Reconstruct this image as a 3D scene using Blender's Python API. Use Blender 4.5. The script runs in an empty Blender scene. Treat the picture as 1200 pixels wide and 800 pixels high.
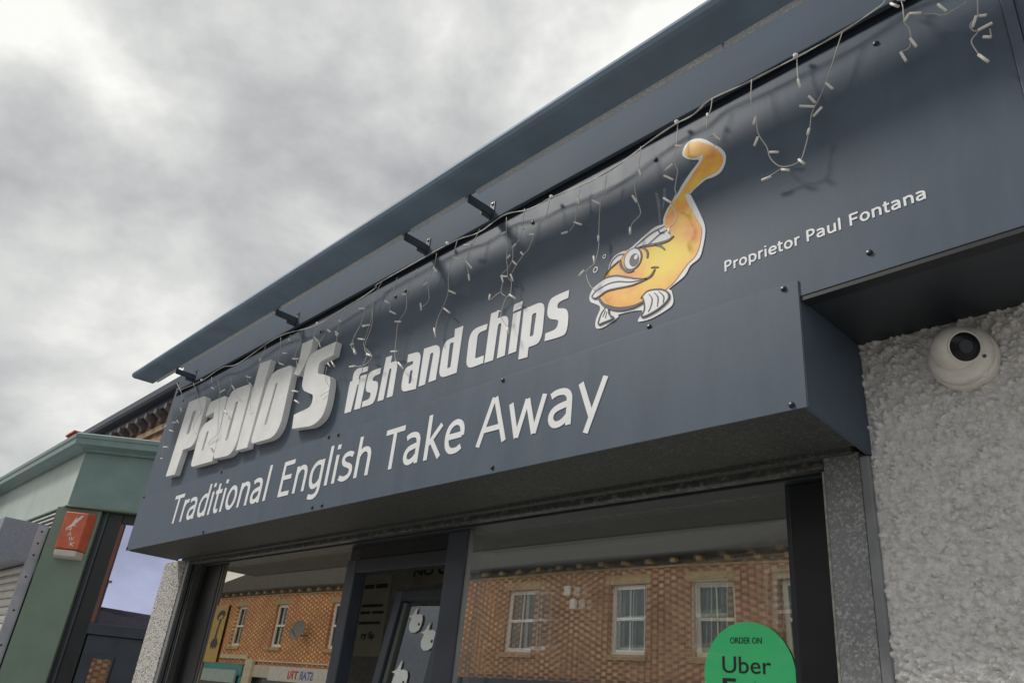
import bpy, bmesh, math, random
import numpy as np
from mathutils import Vector, Matrix, geometry
random.seed(7)
rng = np.random.default_rng(11)
scene = bpy.context.scene
R = math.radians

# ------------------------------------------------------------------ camera
cam_data = bpy.data.cameras.new('camera')
cam_data.sensor_width = 36.0
cam_data.lens = 27.19
cam_data.clip_start = 0.05
cam_data.clip_end = 2000
cam = bpy.data.objects.new('camera', cam_data)
scene.collection.objects.link(cam)
cam.matrix_world = Matrix(((0.687, 0.257, 0.680, 0.0),
                           (0.720, -0.365, -0.590, -1.8),
                           (0.096, 0.895, -0.436, 1.55),
                           (0, 0, 0, 1)))
scene.camera = cam

# ------------------------------------------------------------------ sky
SUN_DIR = Vector((1.4, 1.0, -1.8)).normalized()       # the way the light travels
SUN_EL = math.asin(-SUN_DIR.z)
SUN_AZ = math.atan2(-SUN_DIR.x, -SUN_DIR.y)           # clockwise from +y
world = bpy.data.worlds.new('World'); scene.world = world
world.use_nodes = True
wt = world.node_tree; wt.nodes.clear()
def wn(t, **kw):
    n = wt.nodes.new(t)
    for k, v in kw.items(): setattr(n, k, v)
    return n
sky = wn('ShaderNodeTexSky', sky_type='NISHITA', sun_disc=False, sun_elevation=SUN_EL, sun_rotation=SUN_AZ)
bg_sky = wn('ShaderNodeBackground'); bg_sky.inputs['Strength'].default_value = 0.10
wt.links.new(sky.outputs[0], bg_sky.inputs['Color'])
tc = wn('ShaderNodeTexCoord')
cb = wn('ShaderNodeMapping'); wt.links.new(tc.outputs['Generated'], cb.inputs['Vector'])
cb.inputs['Location'].default_value = (0.0, 0.0, 33.8); cb.inputs['Scale'].default_value = (1.0, 1.0, 1.5)
n1 = wn('ShaderNodeTexNoise'); n1.inputs['Scale'].default_value = 2.6; n1.inputs['Detail'].default_value = 10.0
n1.inputs['Roughness'].default_value = 0.54; n1.inputs['Distortion'].default_value = 0.10
wt.links.new(cb.outputs[0], n1.inputs['Vector'])
rp = wn('ShaderNodeValToRGB'); wt.links.new(n1.outputs['Fac'], rp.inputs[0])
e = rp.color_ramp.elements
e[0].position = 0.31; e[0].color = (0.18, 0.184, 0.20, 1)
e[1].position = 0.63; e[1].color = (0.54, 0.54, 0.52, 1)
m_ = e.new(0.45); m_.color = (0.30, 0.306, 0.31, 1)
m_ = e.new(0.54); m_.color = (0.40, 0.405, 0.397, 1)
bg_cl = wn('ShaderNodeBackground'); bg_cl.inputs['Strength'].default_value = 0.86
wt.links.new(rp.outputs[0], bg_cl.inputs['Color'])
n2 = wn('ShaderNodeTexNoise'); n2.inputs['Scale'].default_value = 1.3; n2.inputs['Detail'].default_value = 4.0
wt.links.new(cb.outputs[0], n2.inputs['Vector'])
cov = wn('ShaderNodeMapRange'); wt.links.new(n2.outputs['Fac'], cov.inputs[0])
cov.inputs[1].default_value = 0.24; cov.inputs[2].default_value = 0.36; cov.inputs[3].default_value = 0.35; cov.inputs[4].default_value = 1.0
mixb = wn('ShaderNodeMixShader'); wt.links.new(cov.outputs[0], mixb.inputs[0])
wt.links.new(bg_sky.outputs[0], mixb.inputs[1]); wt.links.new(bg_cl.outputs[0], mixb.inputs[2])
wo = wn('ShaderNodeOutputWorld'); wt.links.new(mixb.outputs[0], wo.inputs[0])

sun_data = bpy.data.lights.new('sun', 'SUN')
sun_data.energy = 1.3; sun_data.angle = R(10.0); sun_data.color = (1.0, 0.95, 0.88)
sun = bpy.data.objects.new('sun', sun_data); scene.collection.objects.link(sun)
sun.rotation_euler = SUN_DIR.to_track_quat('-Z', 'Y').to_euler()
sun.location = (-6, -6, 12)

scene.view_settings.view_transform = 'Standard'
scene.view_settings.look = 'None'
scene.view_settings.exposure = 1.08
scene.view_settings.gamma = 1.0
scene.render.engine = 'CYCLES'
scene.cycles.max_bounces = 10
scene.cycles.transparent_max_bounces = 24

# ------------------------------------------------------------------ materials
MATS = {}
def nodemat(name):
    m = bpy.data.materials.new(name); m.use_nodes = True
    nt = m.node_tree; b = nt.nodes['Principled BSDF']
    return m, nt, b
def nd(nt, t, **kw):
    n = nt.nodes.new(t)
    for k, v in kw.items(): setattr(n, k, v)
    return n
def mat(name, col, rough=0.5, metal=0.0, var=0.12, scale=6.0, bump=0.0, bscale=60.0, spec=0.5, col2=None, stretch=None):
    """base colour broken up by two octaves of grime, uneven gloss, fine relief"""
    if name in MATS: return MATS[name]
    m, nt, b = nodemat(name)
    pos = nd(nt, 'ShaderNodeNewGeometry')
    vec = pos.outputs['Position']
    if stretch:
        mp = nd(nt, 'ShaderNodeMapping'); mp.inputs['Scale'].default_value = stretch
        nt.links.new(vec, mp.inputs['Vector']); vec = mp.outputs[0]
    n = nd(nt, 'ShaderNodeTexNoise'); n.inputs['Scale'].default_value = scale; n.inputs['Detail'].default_value = 6
    n.inputs['Roughness'].default_value = 0.6
    nt.links.new(vec, n.inputs['Vector'])
    r = nd(nt, 'ShaderNodeValToRGB'); nt.links.new(n.outputs['Fac'], r.inputs[0])
    c2 = col2 if col2 else tuple(c * (1 - var * 1.6) for c in col)
    r.color_ramp.elements[0].position = 0.32; r.color_ramp.elements[0].color = (*c2, 1)
    r.color_ramp.elements[1].position = 0.68; r.color_ramp.elements[1].color = (*[min(1, c * (1 + var * .5)) for c in col], 1)
    nt.links.new(r.outputs[0], b.inputs['Base Color'])
    mr = nd(nt, 'ShaderNodeMapRange'); nt.links.new(n.outputs['Fac'], mr.inputs[0])
    mr.inputs[3].default_value = max(0.02, rough - 0.10); mr.inputs[4].default_value = min(1, rough + 0.10)
    nt.links.new(mr.outputs[0], b.inputs['Roughness'])
    b.inputs['Metallic'].default_value = metal
    b.inputs['Specular IOR Level'].default_value = spec
    if bump:
        nb = nd(nt, 'ShaderNodeTexNoise'); nb.inputs['Scale'].default_value = bscale; nb.inputs['Detail'].default_value = 4
        nt.links.new(vec, nb.inputs['Vector'])
        bp = nd(nt, 'ShaderNodeBump'); bp.inputs['Strength'].default_value = bump; bp.inputs['Distance'].default_value = 0.004
        nt.links.new(nb.outputs['Fac'], bp.inputs['Height']); nt.links.new(bp.outputs[0], b.inputs['Normal'])
    MATS[name] = m
    return m
def galv(name, dark, light, rough=0.45, scale=70):
    if name in MATS: return MATS[name]
    m, nt, b = nodemat(name)
    pos = nd(nt, 'ShaderNodeNewGeometry')
    v = nd(nt, 'ShaderNodeTexVoronoi'); v.inputs['Scale'].default_value = scale; v.inputs['Randomness'].default_value = 1
    nt.links.new(pos.outputs['Position'], v.inputs['Vector'])
    n = nd(nt, 'ShaderNodeTexNoise'); n.inputs['Scale'].default_value = 9; n.inputs['Detail'].default_value = 7
    nt.links.new(pos.outputs['Position'], n.inputs['Vector'])
    bw = nd(nt, 'ShaderNodeSeparateColor'); nt.links.new(v.outputs['Color'], bw.inputs[0])
    mu = nd(nt, 'ShaderNodeMath', operation='POWER'); nt.links.new(bw.outputs[0], mu.inputs[0]); mu.inputs[1].default_value = 3.0
    mm = nd(nt, 'ShaderNodeMath', operation='MULTIPLY'); nt.links.new(mu.outputs[0], mm.inputs[0]); nt.links.new(n.outputs['Fac'], mm.inputs[1])
    r = nd(nt, 'ShaderNodeValToRGB'); nt.links.new(mm.outputs[0], r.inputs[0])
    r.color_ramp.elements[0].color = (*dark, 1); r.color_ramp.elements[1].color = (*light, 1); r.color_ramp.elements[1].position = 0.55
    nt.links.new(r.outputs[0], b.inputs['Base Color'])
    b.inputs['Metallic'].default_value = 0.35; b.inputs['Roughness'].default_value = rough
    MATS[name] = m; return m
def glass(name, refl, tint=(1, 1, 1), trans=(0.93, 0.95, 0.94)):
    """window pane: mirror coat over clear glass"""
    if name in MATS: return MATS[name]
    m = bpy.data.materials.new(name); m.use_nodes = True; nt = m.node_tree; nt.nodes.clear()
    g = nd(nt, 'ShaderNodeBsdfGlossy'); g.inputs['Roughness'].default_value = 0.0; g.inputs['Color'].default_value = (*tint, 1)
    t = nd(nt, 'ShaderNodeBsdfTransparent'); t.inputs['Color'].default_value = (*trans, 1)
    lw = nd(nt, 'ShaderNodeFresnel')
    ge = nd(nt, 'ShaderNodeNewGeometry'); io = nd(nt, 'ShaderNodeMapRange'); nt.links.new(ge.outputs['Backfacing'], io.inputs[0])
    io.inputs[3].default_value = 1.5; io.inputs[4].default_value = 1 / 1.5      # the same sheet seen from either side
    nt.links.new(io.outputs[0], lw.inputs['IOR'])
    mr = nd(nt, 'ShaderNodeMapRange'); nt.links.new(lw.outputs[0], mr.inputs[0])
    mr.inputs[1].default_value = 0.0; mr.inputs[2].default_value = 1.0; mr.inputs[3].default_value = refl; mr.inputs[4].default_value = 1.0
    mx = nd(nt, 'ShaderNodeMixShader'); nt.links.new(mr.outputs[0], mx.inputs[0])
    nt.links.new(t.outputs[0], mx.inputs[1]); nt.links.new(g.outputs[0], mx.inputs[2])
    o = nd(nt, 'ShaderNodeOutputMaterial'); nt.links.new(mx.outputs[0], o.inputs[0])
    MATS[name] = m; return m
def flemish(name, stretcher, stretcher2, header, mortar, hv=0.9, u0=0.34, v0=0.075):
    """Flemish bond: long bricks and paler headers alternating, every other course shifted half a bond"""
    if name in MATS: return MATS[name]
    m, nt, b = nodemat(name)
    L = nt.links.new
    pos = nd(nt, 'ShaderNodeNewGeometry'); sp = nd(nt, 'ShaderNodeSeparateXYZ'); L(pos.outputs['Position'], sp.inputs[0])
    def M(op, a, b_=None, c=None):
        n = nd(nt, 'ShaderNodeMath', operation=op)
        for i, v in enumerate((a, b_, c)):
            if v is None: continue
            if isinstance(v, (int, float)): n.inputs[i].default_value = v
            else: L(v, n.inputs[i])
        return n.outputs[0]
    hor = M('ADD', sp.outputs['X'], sp.outputs['Y'])
    v = M('DIVIDE', sp.outputs['Z'], v0); row = M('FLOOR', v); fv = M('FRACT', v)
    par = M('MULTIPLY', M('FRACT', M('MULTIPLY', row, 0.5)), 1.0)      # 0 or .5
    u = M('ADD', M('DIVIDE', hor, u0), par); colu = M('FLOOR', u); fu = M('FRACT', u)
    ish = M('LESS_THAN', fu, 0.34)
    # mortar lines
    e1 = M('LESS_THAN', fv, 0.13); e2 = M('LESS_THAN', fu, 0.03); e3 = M('LESS_THAN', M('ABSOLUTE', M('SUBTRACT', fu, 0.34)), 0.015)
    mo = M('MAXIMUM', e1, M('MAXIMUM', e2, e3))
    cx = nd(nt, 'ShaderNodeCombineXYZ'); L(M('ADD', colu, M('MULTIPLY', ish, 0.37)), cx.inputs[0]); L(row, cx.inputs[1])
    wn_ = nd(nt, 'ShaderNodeTexWhiteNoise'); L(cx.outputs[0], wn_.inputs['Vector'])
    def mixc(f, a, b_):
        n = nd(nt, 'ShaderNodeMix', data_type='RGBA')
        if isinstance(f, (int, float)): n.inputs[0].default_value = f
        else: L(f, n.inputs[0])
        for i, c in ((6, a), (7, b_)):
            if isinstance(c, tuple): n.inputs[i].default_value = (*c, 1)
            else: L(c, n.inputs[i])
        return n.outputs[2]
    st = mixc(wn_.outputs['Value'], stretcher, stretcher2)
    hd = mixc(M('MULTIPLY', wn_.outputs['Value'], 0.55), header, stretcher2)
    c = mixc(M('MULTIPLY', ish, hv), st, hd)
    gn = nd(nt, 'ShaderNodeTexNoise'); gn.inputs['Scale'].default_value = 0.9; gn.inputs['Detail'].default_value = 6; L(pos.outputs['Position'], gn.inputs['Vector'])
    c = mixc(mo, c, mortar)
    gr = nd(nt, 'ShaderNodeMapRange'); L(gn.outputs['Fac'], gr.inputs[0]); gr.inputs[1].default_value = .3; gr.inputs[2].default_value = .7
    gr.inputs[3].default_value = 0.72; gr.inputs[4].default_value = 1.1
    vm = nd(nt, 'ShaderNodeVectorMath', operation='SCALE'); L(c, vm.inputs[0]); L(gr.outputs[0], vm.inputs['Scale'])
    L(vm.outputs[0], b.inputs['Base Color']); b.inputs['Roughness'].default_value = 0.9
    bp = nd(nt, 'ShaderNodeBump'); bp.inputs['Strength'].default_value = 0.6; bp.inputs['Distance'].default_value = 0.01; bp.invert = True
    L(mo, bp.inputs['Height']); L(bp.outputs[0], b.inputs['Normal'])
    MATS[name] = m; return m
def pebbledash():
    if 'pebbledash' in MATS: return MATS['pebbledash']
    m, nt, b = nodemat('pebbledash')
    pos = nd(nt, 'ShaderNodeNewGeometry')
    v = nd(nt, 'ShaderNodeTexVoronoi'); v.inputs['Scale'].default_value = 105; nt.links.new(pos.outputs['Position'], v.inputs['Vector'])
    s = nd(nt, 'ShaderNodeSeparateColor'); nt.links.new(v.outputs['Color'], s.inputs[0])
    r = nd(nt, 'ShaderNodeValToRGB'); nt.links.new(s.outputs[0], r.inputs[0])
    e = r.color_ramp.elements; e[0].color = (.16, .16, .155, 1); e[1].color = (.60, .59, .56, 1); e[1].position = .8
    k = e.new(.16); k.color = (.20, .19, .18, 1); k = e.new(.24); k.color = (.44, .43, .41, 1)
    nt.links.new(r.outputs[0], b.inputs['Base Color']); b.inputs['Roughness'].default_value = 0.9
    bp = nd(nt, 'ShaderNodeBump'); bp.inputs['Strength'].default_value = 0.9; bp.inputs['Distance'].default_value = 0.008; bp.invert = True
    nt.links.new(v.outputs['Distance'], bp.inputs['Height']); nt.links.new(bp.outputs[0], b.inputs['Normal'])
    MATS['pebbledash'] = m; return m

SLATE = mat('sign_slate', (0.078, 0.105, 0.146), 0.52, var=0.10, scale=3.0, bump=0.06, bscale=18, spec=.30, stretch=(3.5, 1, .8))
SLATE_LOW = mat('sign_slate_low', (0.083, 0.111, 0.153), 0.50, var=0.10, scale=2.4, bump=0.06, bscale=18, spec=.30, stretch=(3.5, 1, .8))
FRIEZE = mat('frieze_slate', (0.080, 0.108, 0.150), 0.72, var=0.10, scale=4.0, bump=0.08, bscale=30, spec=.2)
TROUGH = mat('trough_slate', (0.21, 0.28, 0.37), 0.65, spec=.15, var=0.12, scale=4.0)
BRACK = mat('bracket_dark', (0.055, 0.070, 0.092), 0.5)
GALV_LIP = galv('galvanised_lip', (0.55, 0.60, 0.65), (0.80, 0.84, 0.86), 0.5, 190)
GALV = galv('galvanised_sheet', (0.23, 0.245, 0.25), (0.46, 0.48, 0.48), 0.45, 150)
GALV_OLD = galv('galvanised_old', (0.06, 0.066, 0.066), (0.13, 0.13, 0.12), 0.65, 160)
FRAME = mat('frame_anthracite', (0.030, 0.037, 0.046), 0.38, var=0.15)
FRAME_BLUE = mat('frame_bluegrey', (0.055, 0.066, 0.088), 0.36, var=0.12)
FRAME_BLACK = mat('frame_black', (0.012, 0.015, 0.018), 0.42)
ALU = mat('aluminium_trim', (0.30, 0.31, 0.31), 0.4, metal=0.5)
WHITE_FOAM = mat('letter_white', (0.80, 0.81, 0.81), 0.6, var=0.06, scale=9, bump=0.05)
VINYL = mat('vinyl_white', (0.82, 0.84, 0.86), 0.45, var=0.04)
VINYL_W = mat('vinyl_fish_white', (0.80, 0.82, 0.85), 0.45, var=0.04)
INK = mat('vinyl_ink', (0.030, 0.028, 0.034), 0.45)
SCREW = mat('screw_cap', (0.012, 0.015, 0.020), 0.35)
WIRE = mat('light_cable', (0.55, 0.54, 0.50), 0.5)
BULB = mat('bulb_white', (0.86, 0.84, 0.78), 0.35, var=0.1)
PLASTIC = mat('camera_plastic', (0.80, 0.78, 0.73), 0.42, var=0.10, scale=14)
LENS = mat('camera_lens', (0.006, 0.007, 0.010), 0.22, spec=0.3)
SMEAR = mat('tape_residue', (0.20, 0.22, 0.25), 0.7, var=0.2, scale=30)

# ------------------------------------------------------------------ helpers
COL = scene.collection
def tag(o, label=None, cat=None, group=None, kind=None):
    if label: o['label'] = label
    if cat: o['category'] = cat
    if group: o['group'] = group
    if kind: o['kind'] = kind
    return o
def thing(name, label, cat, loc=(0, 0, 0), group=None):
    o = bpy.data.objects.new(name, None); COL.objects.link(o); o.location = loc
    o.empty_display_size = 0.1
    o.matrix_world = Matrix.Translation(loc)
    return tag(o, label, cat, group)
def link(name, me, material, parent=None, smooth=False):
    o = bpy.data.objects.new(name, me); COL.objects.link(o)
    if material is not None and not me.materials: me.materials.append(material)
    if parent is not None:
        o.parent = parent
        o.matrix_parent_inverse = ORIG.get(parent.name, Matrix.Identity(4))
    if smooth:
        for p in me.polygons: p.use_smooth = True
    return o
ORIG = {}
def root(name, label, cat, loc, group=None):
    o = thing(name, label, cat, loc, group)
    ORIG[o.name] = Matrix.Translation(loc).inverted()
    return o
def mesh(name, verts, faces, material, parent=None, smooth=False):
    me = bpy.data.meshes.new(name); me.from_pydata([tuple(v) for v in verts], [], faces); me.update()
    return link(name, me, material, parent, smooth)
def fix(me):
    bm = bmesh.new(); bm.from_mesh(me); bmesh.ops.recalc_face_normals(bm, faces=bm.faces); bm.to_mesh(me); bm.free()
BOXF = [(0, 1, 3, 2), (4, 6, 7, 5), (0, 4, 5, 1), (2, 3, 7, 6), (0, 2, 6, 4), (1, 5, 7, 3)]
def boxv(x0, x1, y0, y1, z0, z1):
    return [(x, y, z) for x in (x0, x1) for y in (y0, y1) for z in (z0, z1)]
def box(name, x0, x1, y0, y1, z0, z1, material, parent=None, bev=0.0, seg=2):
    me = bpy.data.meshes.new(name); me.from_pydata(boxv(x0, x1, y0, y1, z0, z1), [], BOXF); me.update(); fix(me)
    if bev:
        bm = bmesh.new(); bm.from_mesh(me)
        bmesh.ops.bevel(bm, geom=bm.edges[:], offset=bev, segments=seg, profile=0.6, affect='EDGES')
        bm.to_mesh(me); bm.free()
    return link(name, me, material, parent)
def boxes(name, lst, material, parent=None):
    v, f = [], []
    for b in lst:
        k = len(v); v += boxv(*b); f += [tuple(i + k for i in q) for q in BOXF]
    me = bpy.data.meshes.new(name); me.from_pydata(v, [], f); me.update(); fix(me)
    return link(name, me, material, parent)
def rounded(pts, seg=6):
    """corner rounding: pts are (x, z, radius)"""
    out = []; n = len(pts)
    for i, (x, z, r) in enumerate(pts):
        p = Vector((x, z)); a = Vector(pts[i - 1][:2]); b = Vector(pts[(i + 1) % n][:2])
        if r <= 0: out.append(p); continue
        da, db = (a - p), (b - p)
        ra, rb = min(r, da.length * .48), min(r, db.length * .48)
        s, t = p + da.normalized() * ra, p + db.normalized() * rb
        for k in range(seg + 1):
            q = k / seg
            out.append(s * (1 - q) ** 2 + p * 2 * q * (1 - q) + t * q * q)
    return out
def prism_mesh(name, outer, holes, y0, y1):
    """outline in the x-z plane from y0 (front) to y1 (back)"""
    rings = [[Vector((p[0], p[1])) for p in outer]] + [[Vector((p[0], p[1])) for p in h] for h in holes]
    tris = geometry.tessellate_polygon([[v.to_3d() for v in r] for r in rings])
    flat = [v for r in rings for v in r]; n = len(flat)
    V = [(v.x, y0, v.y) for v in flat] + [(v.x, y1, v.y) for v in flat]
    F = [tuple(t) for t in tris] + [tuple(i + n for i in reversed(t)) for t in tris]
    k = 0
    for r in rings:
        m = len(r)
        for i in range(m):
            a, b = k + i, k + (i + 1) % m
            F.append((a, b, b + n, a + n))
        k += m
    me = bpy.data.meshes.new(name); me.from_pydata(V, [], F); me.update(); fix(me)
    return me
def prism(name, outer, holes, y0, y1, material, parent=None):
    return link(name, prism_mesh(name, outer, holes, y0, y1), material, parent)
def smooth_line(pts, n=5):
    if len(pts) < 3: return [Vector(p) for p in pts]
    P = [Vector(p) for p in pts]; P = [P[0] * 2 - P[1]] + P + [P[-1] * 2 - P[-2]]
    out = []
    for i in range(1, len(P) - 2):
        a, b, c, d = P[i - 1], P[i], P[i + 1], P[i + 2]
        for k in range(n):
            t = k / n
            out.append(0.5 * ((2 * b) + (c - a) * t + (2 * a - 5 * b + 4 * c - d) * t * t + (3 * b - a - 3 * c + d) * t ** 3))
    out.append(P[-2]); return out
def ribbon(name, pts, w, y0, y1, material, parent=None, taper=True):
    L_ = smooth_line(pts, 6); n = len(L_); a, b = [], []
    for i, p in enumerate(L_):
        d = (L_[min(i + 1, n - 1)] - L_[max(i - 1, 0)]).normalized(); nrm = Vector((-d.y, d.x))
        q = i / (n - 1); ww = w * (0.55 + 0.45 * math.sin(math.pi * q)) if taper else w
        a.append(p + nrm * ww / 2); b.append(p - nrm * ww / 2)
    V = [(v.x, y, v.y) for y in (y0, y1) for v in a + b]
    F = []; m = 2 * n
    for i in range(n - 1):
        F += [(i, i + 1, n + i + 1, n + i), (m + i, m + n + i, m + n + i + 1, m + i + 1),
              (i, m + i, m + i + 1, i + 1), (n + i, n + i + 1, m + n + i + 1, m + n + i)]
    F += [(0, n, m + n, m), (n - 1, m + n - 1, m + 2 * n - 1, 2 * n - 1)]
    me = bpy.data.meshes.new(name); me.from_pydata(V, [], F); me.update(); fix(me)
    return link(name, me, material, parent)
def tube_data(pts, r, sides=6, r2=None):
    P = [Vector(p) for p in pts]; n = len(P); V, F = [], []
    for i, p in enumerate(P):
        d = (P[min(i + 1, n - 1)] - P[max(i - 1, 0)]).normalized()
        up = Vector((0, 1, 0)) if abs(d.y) < .9 else Vector((1, 0, 0))
        s = d.cross(up).normalized(); t = d.cross(s)
        rr = r if r2 is None else r + (r2 - r) * i / (n - 1)
        for k in range(sides):
            a = 2 * math.pi * k / sides
            V.append(p + (s * math.cos(a) + t * math.sin(a)) * rr)
    for i in range(n - 1):
        for k in range(sides):
            F.append((i * sides + k, i * sides + (k + 1) % sides, (i + 1) * sides + (k + 1) % sides, (i + 1) * sides + k))
    F.append(tuple(range(sides))[::-1]); F.append(tuple((n - 1) * sides + k for k in range(sides)))
    return V, F
def tube(name, pts, r, material, parent=None, sides=8, r2=None):
    V, F = tube_data(pts, r, sides, r2)
    me = bpy.data.meshes.new(name); me.from_pydata(V, [], F); me.update(); fix(me)
    return link(name, me, material, parent, smooth=True)
def lathe(name, prof, centre, axis, material, parent=None, sides=40, smooth=True):
    """profile (radius, height along axis)"""
    ax = Vector(axis).normalized(); s = ax.orthogonal().normalized(); t = ax.cross(s); c = Vector(centre)
    V, F = [], []; n = len(prof)
    for r, h in prof:
        for k in range(sides):
            a = 2 * math.pi * k / sides
            V.append(c + ax * h + (s * math.cos(a) + t * math.sin(a)) * r)
    for i in range(n - 1):
        for k in range(sides):
            F.append((i * sides + k, i * sides + (k + 1) % sides, (i + 1) * sides + (k + 1) % sides, (i + 1) * sides + k))
    if prof[0][0] > 1e-5: F.append(tuple(range(sides)))
    if prof[-1][0] > 1e-5: F.append(tuple((n - 1) * sides + k for k in range(sides)))
    me = bpy.data.meshes.new(name); me.from_pydata(V, [], F); me.update(); fix(me)
    o = link(name, me, material, parent, smooth)
    if smooth: sharp(me)
    return o
def sharp(me, ang=38):
    bm = bmesh.new(); bm.from_mesh(me)
    for ed in bm.edges:
        if len(ed.link_faces) == 2 and ed.calc_face_angle(0) > R(ang): ed.smooth = False
    bm.to_mesh(me); bm.free()
def ellipse(cx, cz, rx, rz, rot=0, n=28):
    c, s = math.cos(rot), math.sin(rot)
    return [(cx + rx * math.cos(a) * c - rz * math.sin(a) * s, cz + rx * math.cos(a) * s + rz * math.sin(a) * c)
            for a in (2 * math.pi * k / n for k in range(n))]
def text_data(body, bold=0.0, depth=0.0):
    cu = bpy.data.curves.new('text', 'FONT'); cu.body = body; cu.size = 1.0; cu.resolution_u = 4
    cu.offset = bold; cu.extrude = depth
    o = bpy.data.objects.new('text', cu); COL.objects.link(o)
    dg = bpy.context.evaluated_depsgraph_get(); dg.update()
    me = bpy.data.meshes.new_from_object(o.evaluated_get(dg))
    bpy.data.objects.remove(o); bpy.data.curves.remove(cu)
    return me
CAP = {}
def cap_height(bold=0.0):
    if bold not in CAP:
        me = text_data('H', bold); CAP[bold] = max(v.co.y for v in me.vertices); bpy.data.meshes.remove(me)
    return CAP[bold]
def lettering(name, body, x0, x1, base, cap, y, material, parent=None, bold=0.0, mirror=False, depth=0.0015):
    me = text_data(body, bold)
    xs = [v.co.x for v in me.vertices]; a, b = min(xs), max(xs); k = cap / cap_height(bold)
    bm = bmesh.new(); bm.from_mesh(me)
    for v in bm.verts:
        t = (v.co.x - a) / (b - a)
        if mirror: t = 1 - t
        v.co = Vector((x0 + t * (x1 - x0), y, base + v.co.y * k))
    ext = bmesh.ops.extrude_face_region(bm, geom=bm.faces[:])
    for v in ext['geom']:
        if isinstance(v, bmesh.types.BMVert): v.co.y += depth
    bmesh.ops.recalc_face_normals(bm, faces=bm.faces)
    bm.to_mesh(me); bm.free(); me.materials.clear()
    return link(name, me, material, parent)
def wall_holes(name, x0, x1, z0, z1, holes, y, depth, material, parent=None, sign=1):
    """wall sheet in the x-z plane with real openings; reveals run from y to y+depth"""
    xs = sorted({x0, x1, *[h[0] for h in holes], *[h[1] for h in holes]}); zs = sorted({z0, z1, *[h[2] for h in holes], *[h[3] for h in holes]})
    V, F = [], []
    def q(a, b, c, d):
        k = len(V); V.extend([a, b, c, d]); F.append((k, k + 1, k + 2, k + 3))
    for i in range(len(xs) - 1):
        for j in range(len(zs) - 1):
            cx, cz = (xs[i] + xs[i + 1]) / 2, (zs[j] + zs[j + 1]) / 2
            if any(h[0] < cx < h[1] and h[2] < cz < h[3] for h in holes): continue
            q((xs[i], y, zs[j]), (xs[i + 1], y, zs[j]), (xs[i + 1], y, zs[j + 1]), (xs[i], y, zs[j + 1]))
    for a, b, c, d in holes:
        y2 = y + depth
        q((a, y, c), (a, y2, c), (a, y2, d), (a, y, d)); q((b, y, c), (b, y, d), (b, y2, d), (b, y2, c))
        q((a, y, c), (b, y, c), (b, y2, c), (a, y2, c)); q((a, y, d), (a, y2, d), (b, y2, d), (b, y, d))
    return mesh(name, V, F, material, parent)
def pane(name, x0, x1, z0, z1, y, sag, tiltx, tiltz, material, parent=None, nx=24, nz=20):
    """glass sheet, very slightly bowed and out of true like a sealed unit"""
    V, F = [], []
    for j in range(nz + 1):
        for i in range(nx + 1):
            u, w = i / nx * 2 - 1, j / nz * 2 - 1
            V.append((x0 + (x1 - x0) * i / nx, y + sag * (1 - u * u) * (1 - .6 * w * w) + tiltx * u * (x1 - x0) / 2 + tiltz * w * (z1 - z0) / 2, z0 + (z1 - z0) * j / nz))
    for j in range(nz):
        for i in range(nx):
            a = j * (nx + 1) + i; F.append((a, a + 1, a + nx + 2, a + nx + 1))
    return mesh(name, V, F, material, parent, smooth=True)
def copy_part(o, parent, dx=0, dy=0, dz=0):
    c = o.copy(); COL.objects.link(c); c.parent = parent
    c.matrix_parent_inverse = ORIG.get(parent.name, Matrix.Identity(4)).copy()
    c.location = o.location + Vector((dx, dy, dz)); return c

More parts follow.
